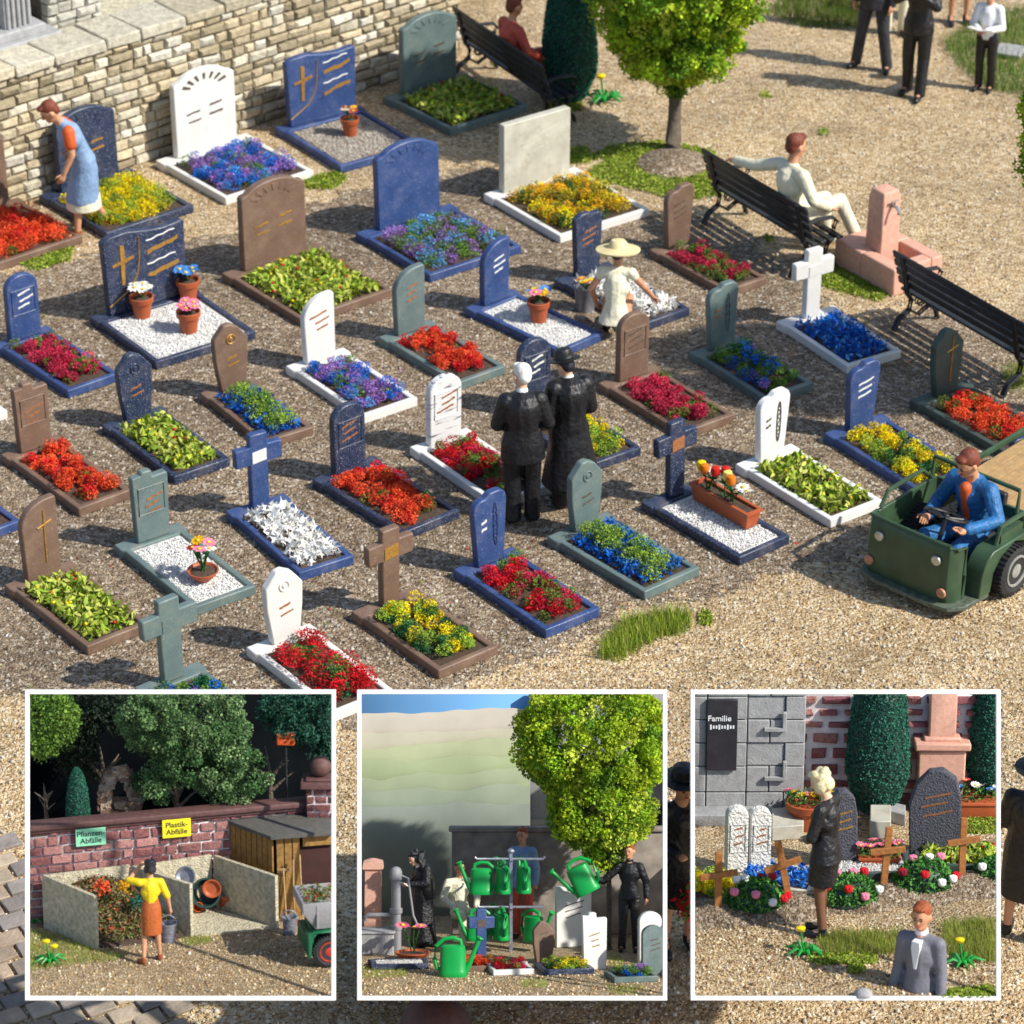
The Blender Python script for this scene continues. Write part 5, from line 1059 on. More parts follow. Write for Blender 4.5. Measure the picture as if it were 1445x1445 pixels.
# shed
S0, S1 = A.fl(1130, 1010), A.fl(920, 940); S2 = A.fl(1440, 985)
Ms, Ls = seg(A, S0, S2); hs = 1.42
sh = empty('wooden_shed', Ms, 'ochre board shed with flat grey roof and dark open doorway', 'shed'); dl = (S1-S0).length; an = math.atan2((S1-S0).y, (S1-S0).x)-math.atan2((S2-S0).y, (S2-S0).x)
dx_, dy_ = math.cos(an)*dl, math.sin(an)*dl
k = MB(); n_ = 9
for i in range(3): k.box((.07+.135*i, 0, hs/2), (.118, .04, hs))
k.box((.55+.45*1.0, 0, hs-.1), (1.1, .04, .2)); [k.box((1.5+.135*i, 0, hs/2), (.118, .04, hs)) for i in range(4)]
k.obj('front_wall', 'boards', sh, bevel=.006)
k = MB(); k.M = RZ(an)
for i in range(int(dl/.125)): k.box((.1+.125*i, .02, hs/2), (.108, .04, hs))
k.obj('side_wall', 'boards', sh, bevel=.006)
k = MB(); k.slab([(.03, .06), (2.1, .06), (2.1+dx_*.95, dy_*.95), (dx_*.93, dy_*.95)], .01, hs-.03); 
k.obj('interior_shade_block', 'dark', sh)  # solid block, the doorway's inner shade is put into its colour
k = MB(); k.slab([(-.1, -.14), (2.2, -.14), (2.3+dx_, dy_+.1), (dx_-.12, dy_+.08)], hs, hs+.07); k.obj('roof', 'asph', sh, bevel=.008)
# tools
def tool(zx, zy, lab, kind, top):
    b_ = A.fl(zx, zy); t_ = A.pl(*top, b_.y+.16); rt = empty('garden_'+kind, A.m(b_), lab, kind, 'garden tools leaning on the shed'); k = MB(); v = t_-b_; k.tube([(0, 0, .0), tuple(v)], .017, 6); k.obj('handle', 'wood', rt); k = MB()
    if kind == 'rake': k.M = T(*v); k.box((0, 0, 0), (.2, .03, .03)); [k.box((-.09+.03*i, 0, -.03), (.01, .01, .06)) for i in range(7)]; k.obj('head', 'wood', rt)
    elif kind == 'broom': k.box((0, 0, .04), (.22, .05, .09)); k.obj('head', 'orange', rt, bevel=.01)
    else: k.box((0, -.01, .08), (.13, .02, .18), rx=.1); k.obj('blade', 'galv', rt, bevel=.01)
tool(1168, 1030, 'wooden rake leaning on the shed with its head up', 'rake', (1155, 815)); tool(1198, 1030, 'wooden spade leaning between rake and broom', 'spade', (1196, 775)); tool(1235, 1042, 'broom with orange head leaning by the shed doorway', 'broom', (1222, 755))
# tipper truck
MTk = A.at(1335, 1210, R(-82)); MTk = A.m(A.fl(1342, 1208), R(14))
tk = empty('tipper_truck', MTk, 'small green tipper with grey skip of plant waste at the right', 'truck')
wheel(tk, (0, 0, .27), .27, .2, 'redrim', -1); wheel(tk, (0, .9, .27), .27, .2, 'redrim')
k = MB(); k.box((.2, .45, .5), (.9, .7, .16)); k.box((-.3, .42, .36), (.12, .84, .3)); k.prism([(-.36, .2), (-.3, .2), (-.28, .5), (-.2, .6), (.3, .6), (.3, .66), (-.36, .62)], -.12, .12); k.obj('chassis', 'truckg', tk, bevel=.02)
k = MB(); k.rings([[(-.22, -.05, .66), (1.2, -.05, .66), (1.2, .65, .66), (-.22, .65, .66)], [(-.44, -.14, .98), (1.3, -.14, .98), (1.3, .74, .98), (-.44, .74, .98)], [(-.44, -.14, 1.14), (1.3, -.14, 1.14), (1.3, .74, 1.14), (-.44, .74, 1.14)], [(-.4, -.1, 1.14), (1.25, -.1, 1.14), (1.25, .7, 1.14), (-.4, .7, 1.14)], [(-.38, -.08, .98), (1.2, -.08, .98), (1.2, .68, .98), (-.38, .68, .98)]])
k.box((-.2, -.12, .9), (.04, .06, .4)); k.box((.2, -.12, .9), (.04, .06, .4)); k.obj('skip', 'pumpg', tk, bevel=.01)
link('plant_waste', scat_mesh('t', [(random.uniform(-.34, 1.1), random.uniform(-.05, .64), 1.04+random.uniform(0, .16)) for _ in range(900)], RNG.uniform(.04, .12, 900), pick([((.1, .16, .03), 4), (RED, 1), ((.3, .25, .1), 3)], 900), 'leaf'), tk, None, 'petal')
# greenery of the stage
G5 = A.fl(60, 1190)
pg = [tuple(A.fl(*q)[:2]) for q in ((60, 1060), (200, 1070), (380, 1145), (520, 1160), (470, 1190), (300, 1205), (60, 1240))]
grass('grass_patch', pg, A.M, 'grass strip in front of the left concrete panel', 'grass', 5200, .1)
pg = [tuple(A.fl(*q)[:2]) for q in ((735, 1105), (800, 1085), (870, 1095), (850, 1120), (770, 1128))]; grass('grass_patch', pg, A.M, 'grass tuft at the foot of the middle concrete panel', 'grass', 900, .08)
dandelion(A.at(205, 1195, 0, 1.05), 'dandelion with two yellow heads in the grass by the waste bins', 1, 2)
dandelion(A.at(135, 1030, 0, .8), 'dandelion in the shade behind the left concrete panel', 1, 1)
yb = B1.y+1.1
DK = [((.07, .16, .05), 4), ((.14, .25, .09), 4), ((.22, .34, .14), 3), ((.03, .07, .02), 2)]
def treein(st, zx, zbase, y, parts_, pal, nc, per, cr, leaf, trunk, lab, **kw):
    base = st.pl(zx, zbase, y); base.z = 0; bl = []
    for (cx, cy, rx, rz) in parts_:
        c = st.pl(cx, cy, y); u = st.px(c); bl.append(((c.x-base.x, 0, c.z), (rx/u, rx/u*.7, rz/u)))
    return tree(st.m(base), lab, bl, pal, nc, per, cr, leaf, trunk, **kw)
c = A.pl(720, 480, yb)
treein(A, 720, 560, yb, ((760, 200, 260, 170), (620, 480, 75, 75), (950, 440, 150, 120), (840, 340, 200, 130), (600, 200, 110, 120)), DK, 420, 110, .14, .05, (.07, c.z, .5), 'big grey-green leafy tree rising behind the brick wall')
treein(A, 180, 400, yb+.6, ((170, 200, 140, 150),), [((.2, .34, .05), 4), ((.1, .2, .03), 4)], 170, 70, .16, .06, (.05, 1.6, .18), 'yellowish green tree at the upper left behind the brick wall')
treein(A, 1100, 420, yb+.9, ((1240, 180, 170, 130), (1350, 320, 60, 80)), [((.02, .09, .06), 4), ((.03, .12, .07), 3), ((.01, .05, .03), 3)], 160, 70, .16, .06, (.07, 1.9, .4), 'dark blue-green tree at the upper right behind the brick wall')
treein(A, 420, 400, yb+1.6, ((380, 130, 150, 120), (300, 330, 90, 120)), [((.012, .025, .012), 4), ((.02, .035, .02), 3)], 120, 70, .2, .07, (.09, 1.7, .4), 'nearly black tree in the depth behind the brick wall')
u = A.pl(318, 575, yb); uu = A.px(u); cypress(A.m((u.x, u.y, u.z-.4)), 'small rounded conifer behind the brick wall', 48/uu, 175/uu+.4, 5000)
k = MB(); random.seed(9); u = A.pl(490, 560, yb+.2); uu = A.px(u)
for i in range(60): k.col = random.choice([(.3, .2, .13), (.2, .12, .08), (.4, .3, .22)]); a_ = i*.105; k.box((math.cos(a_)*70/uu*(.8 if i % 2 else 1), .0, 1+math.sin(a_)*165/uu*random.uniform(.75, 1.0)), (.16, .16, .12), jit=.03) if a_ < 3.3 else k.box((random.uniform(-65, 65)/uu, 0, random.uniform(.2, 1.1)), (.18, .14, .12), jit=.03)
k.box((0, .05, .6), (120/uu, .1, 1.1)); props(k.obj('stone_ruin', 'stonev', None, A.m((u.x, u.y, u.z-1.0))), 'brown rubble stump of a ruin behind the brick wall', 'ruin')
u = A.pl(1165, 283, yb+.5); ob = empty('post_box', A.m(u), 'orange box on a thin post between dark trees', 'box'); k = MB(); k.box((0, 0, 0), (.32, .12, .22)); k.obj('box', 'orange', ob, bevel=.03); k = MB(); k.cyl((0, 0, -u.z), (0, 0, -.11), .02); k.obj('pole', 'iron', ob)
pp = A.pl(1310, 570, B2.y+.5); uu = A.px(pp); ph = A.pl(1310, 470, pp.y).z
bp = empty('gate_pillar', A.m((pp.x, pp.y, 0)), 'brick gate pillar with a brown stone ball at the right end of the brick wall', 'pillar'); k = MB(); k.box((0, 0, ph/2), (.44, .36, ph)); k.obj('core', 'mortar', bp)
o = blockwall(.5, ph, .15, (.18, .3), [(.15, .055, .055), (.19, .075, .07)], .05, .035, .012, .012, seed=33).obj('brickwork', 'brickv', bp); o.location = (-.25, -.2, 0)
k = MB(); k.box((0, 0, ph+.06), (.66, .56, .12)); k.box((0, 0, ph+.14), (.5, .42, .05)); k.obj('cap', 'plum', bp, bevel=.02); k = MB(); k.ell((0, 0, ph+.33), (.18, .18, .18), seg=32, rg=18); k.obj('ball', 'plum', bp)
k = MB(); k.box((0, 7.1, 1.5), (12, .1, 9)); props(k.obj('backdrop', 'unlit_back', None, A.M), kind='structure')
k = MB(); k.add([(-6, B0.y+.35, .012), (6, B2.y+.35, .012), (6, 7.0, .012), (-6, 7.0, .012)], [(0, 1, 2, 3)]); props(k.obj('shade_painted_ground', 'asph', None, A.M), kind='structure')  # dark grey sheet, shade behind the wall put into its colour
A.frame(7.15, ''); A.finish()
# ---------------------------------------------------------------- middle stage: watering cans
ZA = ZF
B = Stage(480, 504, 941, 973, 1411, 8, .43, 'middle white square frame, round a scene of green watering cans')
random.seed(202)
DB = 6.3
DH = DB+2.3
floor_(B, DH)
grit_(B, 4000, sandp, .05, 3, 3, 'loose sand grains before the watering can scene')
k = MB(); k.box((0, DH, 3), (16, .06, 12)); props(k.obj('sky', 'skyb', None, B.M), kind='structure')
MT['hill1'] = mat('beige_hill', (.6, .54, .44), .9, .15, 1.2, 0); MT['hill2'] = mat('sage_hill', (.4, .46, .25), .9, .3, 1.3, 0); MT['hill3'] = mat('grey_hill', (.3, .36, .3), .9, .3, 1.6, 0)
MT['graywall'] = mat('weathered_grey_wall', (.22, .19, .16), .9, .3, 4, .4, 10)
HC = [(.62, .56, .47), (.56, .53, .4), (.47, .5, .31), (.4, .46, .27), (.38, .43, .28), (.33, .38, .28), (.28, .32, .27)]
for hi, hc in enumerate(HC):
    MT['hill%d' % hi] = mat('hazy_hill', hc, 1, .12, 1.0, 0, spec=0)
hl = []
for hi in range(7):
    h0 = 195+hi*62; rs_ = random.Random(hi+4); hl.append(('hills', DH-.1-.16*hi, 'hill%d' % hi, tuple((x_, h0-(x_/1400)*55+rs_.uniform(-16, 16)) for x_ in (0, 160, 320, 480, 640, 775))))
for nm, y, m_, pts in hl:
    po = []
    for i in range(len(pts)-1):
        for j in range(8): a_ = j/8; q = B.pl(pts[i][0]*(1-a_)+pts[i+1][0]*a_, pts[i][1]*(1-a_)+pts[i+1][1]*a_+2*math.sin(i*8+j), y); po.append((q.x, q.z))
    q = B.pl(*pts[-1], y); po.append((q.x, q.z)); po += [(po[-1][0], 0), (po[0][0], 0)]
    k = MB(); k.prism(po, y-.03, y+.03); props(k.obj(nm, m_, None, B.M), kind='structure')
q0, q1 = B.pl(455, 660, DB-.75), B.pl(1400, 660, DB-.75); k = MB(); k.box(((q0.x+q1.x)/2, DB-.7, q0.z/2), (q1.x-q0.x, .14, q0.z)); k.box(((q0.x+q1.x)/2, DB-.7, q0.z+.04), (q1.x-q0.x+.1, .24, .08)); props(k.obj('yard_wall', 'graywall', None, B.M, bevel=.02), 'weathered brown-grey wall behind the watering cans', 'wall')
yg = DH-.3; q0, q1 = B.pl(770, 90, yg), B.pl(1400, 620, yg); k = MB(); k.box(((q0.x+q1.x)/2, yg+.1, q0.z/2+.5), (q1.x-q0.x, .2, q0.z+1)); k.box(((q0.x+q1.x)/2-.05, yg-.03, q1.z), (q1.x-q0.x, .05, .12)); props(k.obj('grey_building', 'pumpg', None, B.M, bevel=.02), 'plain grey building behind the round tree', 'building')
yt = DB-2.2
c = B.pl(1095, 820, yt)
treein(B, 1095, 1130, yt, ((1040, 280, 320, 250), (1060, 560, 215, 170), (1085, 730, 70, 80)), LIME, 760, 130, .15, .06, (.055, c.z+.2, .4), 'round lime green tree behind the man in the leather jacket', group='lime green trees')
# nun, man
person(B.at(338, 1128, R(118)), 'nun in a black habit and white collar reading a small book by the pump', dict(
    wL=(-.08, .3, 1.12), eL=(-.25, .04, 1.14), wR=(.07, .28, 1.1), eR=(.25, .04, 1.14), head=(0, .16, 1.56), neck=(0, .08, 1.43), chest=(0, .02, 1.28), look=(0, 1, -.5)),
    dict(hair='black', hstyle='full', coat='black', hem=(0, 0, .06), hemr=(.27, .23), shoes='black', collar='wshirt', bulk=1.08), female=True, s=.93, skin='pale', fing=True)
vl = MB(); vl.rings([[(rx*math.cos(t), c_+ry*math.sin(t), z) for t in np.linspace(R(-215), R(35), 18)] for c_, rx, ry, z in ((.06, .12, .1, 1.68), (.1, .135, .13, 1.6), (.06, .14, .13, 1.48), (.0, .19, .16, 1.36), (-.02, .21, .18, 1.1), (-.03, .2, .17, .85))], False, False)
vo = vl.obj('veil', 'black', [o for o in bpy.data.objects if o.name.startswith('person') and o.type == 'EMPTY'][-1]); so_ = vo.modifiers.new('t', 'SOLIDIFY'); so_.thickness = .02
k = MB(); k.box((0, 0, 0), (.2, .13, .015)); props(k.obj('prayer_book', 'white', None, B.at(338, 1128, R(118)) @ T(0, .34, 1.04) @ RX(.6)), 'small white book in the hands of the nun', 'book')
person(B.at(1180, 1150, R(168)), 'red-haired man in a black leather jacket reaching for a green watering can', dict(
    eR=(.42, .05, 1.14), wR=(.66, .14, 1.2), eL=(-.27, -.02, 1.14), wL=(-.28, .0, .9), look=(.12, 1, 0), aR=(.13, -.02, .08), aL=(-.11, -.02, .08)),
    dict(hair='hginger', top='black', trousers='black', shoes='black', collar='black', bulk=1.04, taillen=.06), s=1.0, skin='skin')
# watering cans
def can(M, lab, s=1.0):
    rt = empty('watering_can', M @ SC(s), lab, 'watering can', 'green plastic watering cans'); k = MB()
    def ov(a, b, z, n=20): return [(a*math.copysign(abs(math.cos(t))**.75, math.cos(t)), b*math.copysign(abs(math.sin(t))**.75, math.sin(t)), z) for t in np.linspace(0, 2*math.pi, n+1)[:-1]]
    k.rings([ov(.165, .1, 0), ov(.17, .105, .02), ov(.165, .1, .07), ov(.158, .096, .08), ov(.152, .092, .3), ov(.145, .088, .36), ov(.12, .07, .375)]); k.obj('body', 'cang', rt)
    k = MB(); k.tube([(-.14, 0, .06), (-.2, 0, .16), (-.27, 0, .34), (-.31, 0, .44)], [.045, .034, .026, .03], 10); k.lathe([(.03, 0), (.05, .03), (.045, .04)], seg=12, M=T(-.31, 0, .43) @ RY(-.4)); k.obj('spout', 'cang', rt)
    k = MB(); k.tube([(-.1, 0, .36), (-.09, 0, .43), (0, 0, .46), (.1, 0, .45), (.2, 0, .36), (.22, 0, .2), (.19, 0, .1), (.15, 0, .08)], .026, 8); k.obj('handle', 'cang', rt); return rt
yst = B.fl(697, 1150).y
st_ = empty('can_stand', B.m(B.fl(697, 1150)), 'speckled metal stand with arms holding green watering cans', 'stand')
bs = B.fl(697, 1150); tz = B.pl(697, 742, yst).z
k = MB(); k.box((0, 0, tz/2), (.05, .05, tz)); k.ell((0, 0, tz+.01), (.06, .06, .04)); k.obj('post', 'galv', st_)
for zy, lft, rgt in ((772, 550, 835), (968, 560, 830)):
    z = B.pl(697, zy, yst).z; xl = B.pl(lft, zy, yst).x-bs.x; xr = B.pl(rgt, zy, yst).x-bs.x
    k = MB(); k.tube([(xl, 0, z+.03), (xl+.03, 0, z), (0, 0, z), (xr-.03, 0, z), (xr, 0, z+.04)], .02, 8); k.obj('arm', 'galv', st_)
    k = MB(); k.tube([(0, -.35, z+.04), (0, -.3, z), (0, .3, z), (0, .35, z+.04)], .02, 8); k.obj('arm', 'galv', st_)
for i, (zx, zy, dy, rz, lab) in enumerate(((575, 915, .0, 0, 'green watering can hanging at the upper left of the stand'), (662, 910, -.06, -1.25, 'green watering can hanging left of the stand post on the upper arm'), (748, 908, -.04, -1.35, 'green watering can hanging right of the stand post on the upper arm'),
                                 (560, 1105, .03, .1, 'green watering can hanging low behind the blue cross'), (655, 1100, -.06, -1.2, 'green watering can hanging low beside the stand post'), (790, 1110, 0, 2.5, 'green watering can hanging at the lower right of the stand'))):
    p = B.pl(zx, zy, yst+dy); can(B.m(p, rz), lab, 1.12)
hand = B.pl(1020, 835, B.fl(1180, 1150).y-.1); can(B.m(hand) @ RY(-.45) @ T(-.15, 0, -.25), 'green watering can tilted in the outstretched hand of the man', 1.25)
can(B.at(460, 1250, math.pi), 'green watering can standing on the sand at the front', 1.3)
# pump
pb = B.fl(228, 1150); py_ = pb.y
pm = empty('water_pump', B.m(pb), 'grey cast iron water pump with curved handle and stone trough', 'pump')
u = B.px(pb); k = MB(); k.lathe([(.085, 0), (.085, .35), (.1, .36), (.1, .42), (.08, .44), (.08, .62), (.105, .63), (.105, .7), (.078, .72), (.075, 1.15), (.1, 1.18), (.1, 1.3), (.07, 1.36), (.03, 1.38)], seg=24); k.obj('column', 'pumpg', pm)
k = MB(); k.tube([(-.06, 0, .6), (-.45, 0, .6), (-.5, 0, .56), (-.5, 0, .5)], .035, 10); k.obj('spout', 'pumpg', pm)
k = MB(); k.tube([(.06, -.02, 1.25), (.2, -.05, 1.2), (.24, -.06, .9), (.28, -.06, .6), (.36, -.06, .42), (.44, -.06, .42)], .018, 8); k.obj('handle', 'pumpg', pm)
k = MB(); k.box((-.5, -.05, .16), (.95, .5, .36)); k.box((-.5, -.05, .35), (1.0, .55, .04)); k.obj('trough', 'ashlar', pm, bevel=.02)
# background figures and stones
u = B.pl(135, 1015, DB-1.3); uu = B.px(u); k = MB(); k.lathe([(.3, 0), (.3, .1), (.2, .14), (.18, u.z+.8), (.24, u.z+.84), (.22, u.z+.95), (.05, u.z+1.0)], seg=4, M=RZ(.78)); props(k.obj('clay_post', 'pink', None, B.m((u.x, u.y, 0))), 'blurred pinkish clay post behind the pump', 'post')
person(B.m((B.pl(492, 1100, DB-1.4).x, DB-1.4, 0), R(200)), 'distant seated figure in a white coat behind the watering cans', {k_: (v[0], v[1], v[2]-.05) for k_, v in seat.items()}, dict(hair='hblack', top='cream_cl', trousers='cream_cl', shoes='black'), s=1.0, vox=.02, fing=False)
person(B.m((B.pl(745, 1100, DB-1.1).x, DB-1.1, 0), R(160)), 'distant red-haired figure in a pale shirt behind the can stand', {}, dict(hair='hginger', top='apron', trousers='redcl', shoes='black'), s=1.05, vox=.02, fing=False)
def stage_stone(st, zx, zy, kind, w, h, mk, lab, rz=0, ink='dpaint', extra='none', cat='gravestone'):
    o = headstone(None, kind, w, h, 0, mk, ink, extra, th=.1); o.name = 'headstone'; o.matrix_basis = st.at(zx, zy, rz); return props(o, lab, cat, 'loose headstones in the framed scenes')
stage_stone(B, 575, 1172, 'cross', .42, .78, 'blue', 'blue stone cross in front of the can stand', .2)
stage_stone(B, 827, 1198, 'point', .34, .68, 'brown', 'brown pointed headstone right of the can stand', .3, 'dpaint')
stage_stone(B, 1035, 1222, 'step', .4, .9, 'white', 'white stepped headstone before the man in the leather jacket', .25, 'gold')
stage_stone(B, 1262, 1195, 'arch', .38, .82, 'white', 'white rounded headstone beside the man in the leather jacket', .3)
stage_stone(B, 1275, 1245, 'arch', .36, .78, 'grey', 'grey-green arched headstone at the right edge of the middle frame', .3)
stage_stone(B, 950, 1130, 'plain', .6, 1.0, 'white', 'plain white slab headstone far behind the tilted watering can', .3)
def bedbox(st, zx, zy, w, l, mk, kind, lab, rz=0):
    rt = empty('flower_bed', st.at(zx, zy, rz), lab, 'flower bed', 'flower beds in the framed scenes'); mb, iw, y1, y0 = kerb(w, l, .06, .08, .09); mb.obj('kerb', mk, rt, bevel=.01)
    bed = MB(); bed.add([(-iw, y0, .06), (iw, y0, .06), (iw, y1, .06), (-iw, y1, .06)], [(0, 1, 2, 3)]); bed.obj('bed', 'soil', rt); o = link('planting', planting(2*iw*.93, (y1-y0)*.93, kind), rt, None, 'turf'); o['kind'] = 'stuff'
bedbox(B, 240, 1212, .9, .5, 'navy', 'gravel', 'navy bed of white granules under the flower bowl', .1)
bedbox(B, 560, 1218, .75, .6, 'brown', 'orange', 'brown bed of orange-red plants behind the front watering can', .2)
bedbox(B, 690, 1230, .65, .7, 'white', 'red', 'white bed of red plants in the middle of the front row', .2)
bedbox(B, 915, 1228, .8, .7, 'navy', 'yellow', 'navy bed of yellow plants beside the white stepped headstone', .2)
bedbox(B, 1190, 1262, .7, .6, 'grey', 'bluegreen', 'grey bed of blue plants at the right of the middle frame', .2)
flowerpot(B.at(295, 1185, 0, 1.35), 'flat terracotta bowl of three pink blossoms beside the pump', [(.8, .2, .3)]*3, .2, .1, .09, kind='bowl', fh=.28)
for pts, n_, lab in ((((85, 1215), (280, 1225), (270, 1255), (90, 1260)), 1600, 'low moss strip at the lower left of the middle frame'), (((730, 1268), (850, 1262), (840, 1300), (740, 1298)), 900, 'moss tuft at the front middle of the middle frame'), (((1080, 1285), (1240, 1290), (1230, 1325), (1090, 1325)), 1200, 'moss tuft at the lower right of the middle frame'), (((1095, 1170), (1150, 1165), (1160, 1240), (1100, 1240)), 900, 'green weed beside the white stepped headstone')):
    grass('grass_patch', [tuple(B.fl(*q)[:2]) for q in pts], B.M, lab, 'grass', n_, .07)
B.frame(DH, ''); B.finish()
# ---------------------------------------------------------------- right stage: fresh graves
D_ = Stage(945, 974, 1411, 973, 1411, 24, .68, 'right white square frame, round a scene of a mourning woman at fresh graves')
random.seed(303)
DD = 5.4
floor_(D_, DD)
grit_(D_, 7000, sandp, .05, 1.6, 2.2, 'loose sand grains before the fresh graves', .7)
fl = D_.fl
# soil bank
def bank():
    k = MB(); nx, ny = 60, 16; a0, a1 = fl(60, 1075), fl(1400, 925); rs = []
    for j in range(ny):
        row = []
        for i in range(nx):
            u, v = i/(nx-1), j/(ny-1); p = a0.lerp(a1, u); y = p.y+(v-.0)*.62; z = .11*math.sin(math.pi*min(1, v*1.0))**.7*(1+.25*math.sin(u*23))+random.uniform(0, .012)
            row.append((p.x, y+.03*math.sin(u*31), z*(0 if j in (0, ny-1) else 1)-.003))
        rs.append(row)
    return k.rings(rs, False, False)
props(bank().obj('soil_bank', 'gravel', None, D_.M), 'low bank of dark gravelly soil under the wreaths', 'soil bank')
# mausoleum
yb = fl(100, 600).y; m0 = D_.pl(60, 560, yb); m1 = D_.pl(545, 560, yb); Wm = m1.x-m0.x+1; hm_ = 2.4
ma = empty('mausoleum', D_.m((m1.x, yb, 0)), 'grey ashlar mausoleum wall with a black inscription plaque', 'building')
k = MB(); k.box((-Wm/2, .3, hm_/2), (Wm, .5, hm_)); k.obj('wall', 'ashlar', ma)
k = MB(); zb = .0
def onm(zx, zy): p = D_.pl(zx, zy, yb); return p.x-m1.x, p.z
zr = [onm(300, zz)[1] for zz in (560, 500, 395, 300, 205, 110, 20)]; zr[0] = 0
random.seed(5)
for r_ in range(6):
    z0, z1 = zr[r_], zr[r_+1]; xr = 0; xs = [0, -.38 if r_ % 2 else -.22, -.62, -1.05, -1.6, -2.2]
    for i in range(5):
        if r_ in (1, 2, 3, 4) and i == 3: pass
        k.box(((xs[i]+xs[i+1])/2, .03+(.02 if i and r_ in (2, 4) and i == 1 else 0), (z0+z1)/2), (xs[i]-xs[i+1]-.012, .06, z1-z0-.012))
k.obj('stone_facing', 'ashlar', ma, bevel=.008)
for zz in (230, 430):
    x_, z_ = onm(385, zz); k = MB(); x2, z2 = onm(465, zz-60); k.prism([(x_, z_-.05), (x2+.03, z_-.05), (x2+.03, z2), (x2-.01, z2), (x2-.01, z_-.01), (x_, z_-.01)], -.05, .0); k.obj('relief', 'ashlar', ma, bevel=.006)
x0_, z0_ = onm(147, 405); x1_, z1_ = onm(278, 118)
k = MB(); k.box(((x0_+x1_)/2, -.02, (z0_+z1_)/2), (x1_-x0_, .05, z1_-z0_)); pq = k.obj('plaque', 'plaque', ma, bevel=.006)
text_obj('Familie', .09, T((x0_+x1_)/2-.03, -.05, z0_+(z1_-z0_)*.74) @ RX(math.pi/2), 'wshirt', pq); k = MB()
for i in range(9): k.box(((x0_+x1_)/2-.12+.03*i, -.048, z0_+(z1_-z0_)*.62), (.018, .004, .035+.02*(i % 3 == 0)))
k.obj('small_lettering', 'wshirt', pq)
# brick wall behind
q0, q1 = D_.pl(540, 560, yb+.35), D_.pl(1420, 560, yb+.35); bw = empty('brick_wall', D_.m((q0.x-.1, yb+.35, 0)), 'brick wall with broad pale mortar behind the conifers in the right frame', 'wall'); Lw = q1.x-q0.x+.4
k = MB(); k.box((Lw/2, .1, 1.4), (Lw, .14, 2.8)); k.obj('mortar', 'mortar', bw); blockwall(Lw, 2.8, .16, (.2, .4), [(.22, .08, .08), (.3, .14, .12), (.2, .07, .08)], .05, .075, .012, .012, seed=41).obj('brickwork', 'brickv', bw)
# conifers and the pillar
def cyp(zx, zb, wpx, zt, y, lab):
    u = D_.pl(zx, zb, y); uu = D_.px(u); t_ = D_.pl(zx, zt, y); return cypress(D_.m((u.x, y, 0)), lab, wpx/2/uu, t_.z, 20000, leaf=.03, ex=1.3)
yc = fl(840, 560).y-.1
cyp(842, 540, 262, -250, yc, 'tall dark green conifer behind the two dark headstones'); cyp(1310, 520, 230, -250, yc+.25, 'dark green conifer at the right edge of the right frame')
u = fl(1085, 520); bp = empty('stone_pillar', D_.m((u.x, yc+.2, 0)), 'pinkish stone pillar on a square pedestal between the conifers', 'pillar'); uu = D_.px(u)
zt = D_.pl(1085, 285, yc+.2).z; k = MB(); k.box((0, 0, zt/2-.03), (190/uu, .4, zt-.06)); k.box((0, 0, zt), (225/uu, .48, .09)); k.box((0, 0, .06), (225/uu, .48, .12)); k.obj('pedestal', 'pink', bp, bevel=.02); k = MB(); k.box((0, 0, zt+.06), (150/uu, .34, .05)); k.box((0, 0, zt+.6), (110/uu, .26, 1.1)); k.obj('shaft', 'pink', bp, bevel=.02)
# woman
person(D_.at(625, 1085, R(62)), 'blonde woman in a black skirt suit standing with bowed head before the fresh graves', dict(
    wL=(-.06, .17, 1.02), eL=(-.23, .06, 1.12), wR=(.05, .17, 1.02), eR=(.22, .06, 1.12), sL=(-.165, .0, 1.4), sR=(.165, .0, 1.4), head=(0, .07, 1.61), neck=(0, .0, 1.46), look=(0, 1, -.6), aL=(-.07, -.02, .08), aR=(.07, .04, .08), tL=(-.1, .12, .035), tR=(.08, .19, .035), kL=(-.06, .03, .5), kR=(.06, .05, .5), hL=(-.06, 0, .9), hR=(.06, 0, .9)),
    dict(hair='hblond', hstyle='full', top='black', skirt='black', hem=(0, .03, .56), hemr=(.15, .14), legs='tan', tail=1, taillen=.12, shoes='black', bulk=.94), female=True, s=1.0, vox=.0095, skin='pale')
# blurred man at the front
u = fl(1035, 1325); person(D_.m((u.x-.02, .2, -.98), R(150)), 'red-haired man in a grey suit cut off by the bottom of the right frame', dict(look=(-.1, 1, -.1), eL=(-.2, 0, 1.12), eR=(.2, 0, 1.12)), dict(hair='hginger', top='greycl', trousers='greycl', shoes='black', collar='wshirt', bulk=.95), s=1.06, vox=.015, skin='skin')
r_ = [o for o in bpy.data.objects if o.type == 'EMPTY' and o.name.startswith('person')]
r_ = [o for o in r_ if 'bottom of the right frame' in o.get('label', '')][0]; k = MB(); k.prism([(-.04, 1.43), (.04, 1.43), (.045, 1.36), (.012, 1.16), (-.012, 1.16), (-.045, 1.36)], .06, .137); k.obj('shirt', 'wshirt', r_, bevel=.006)
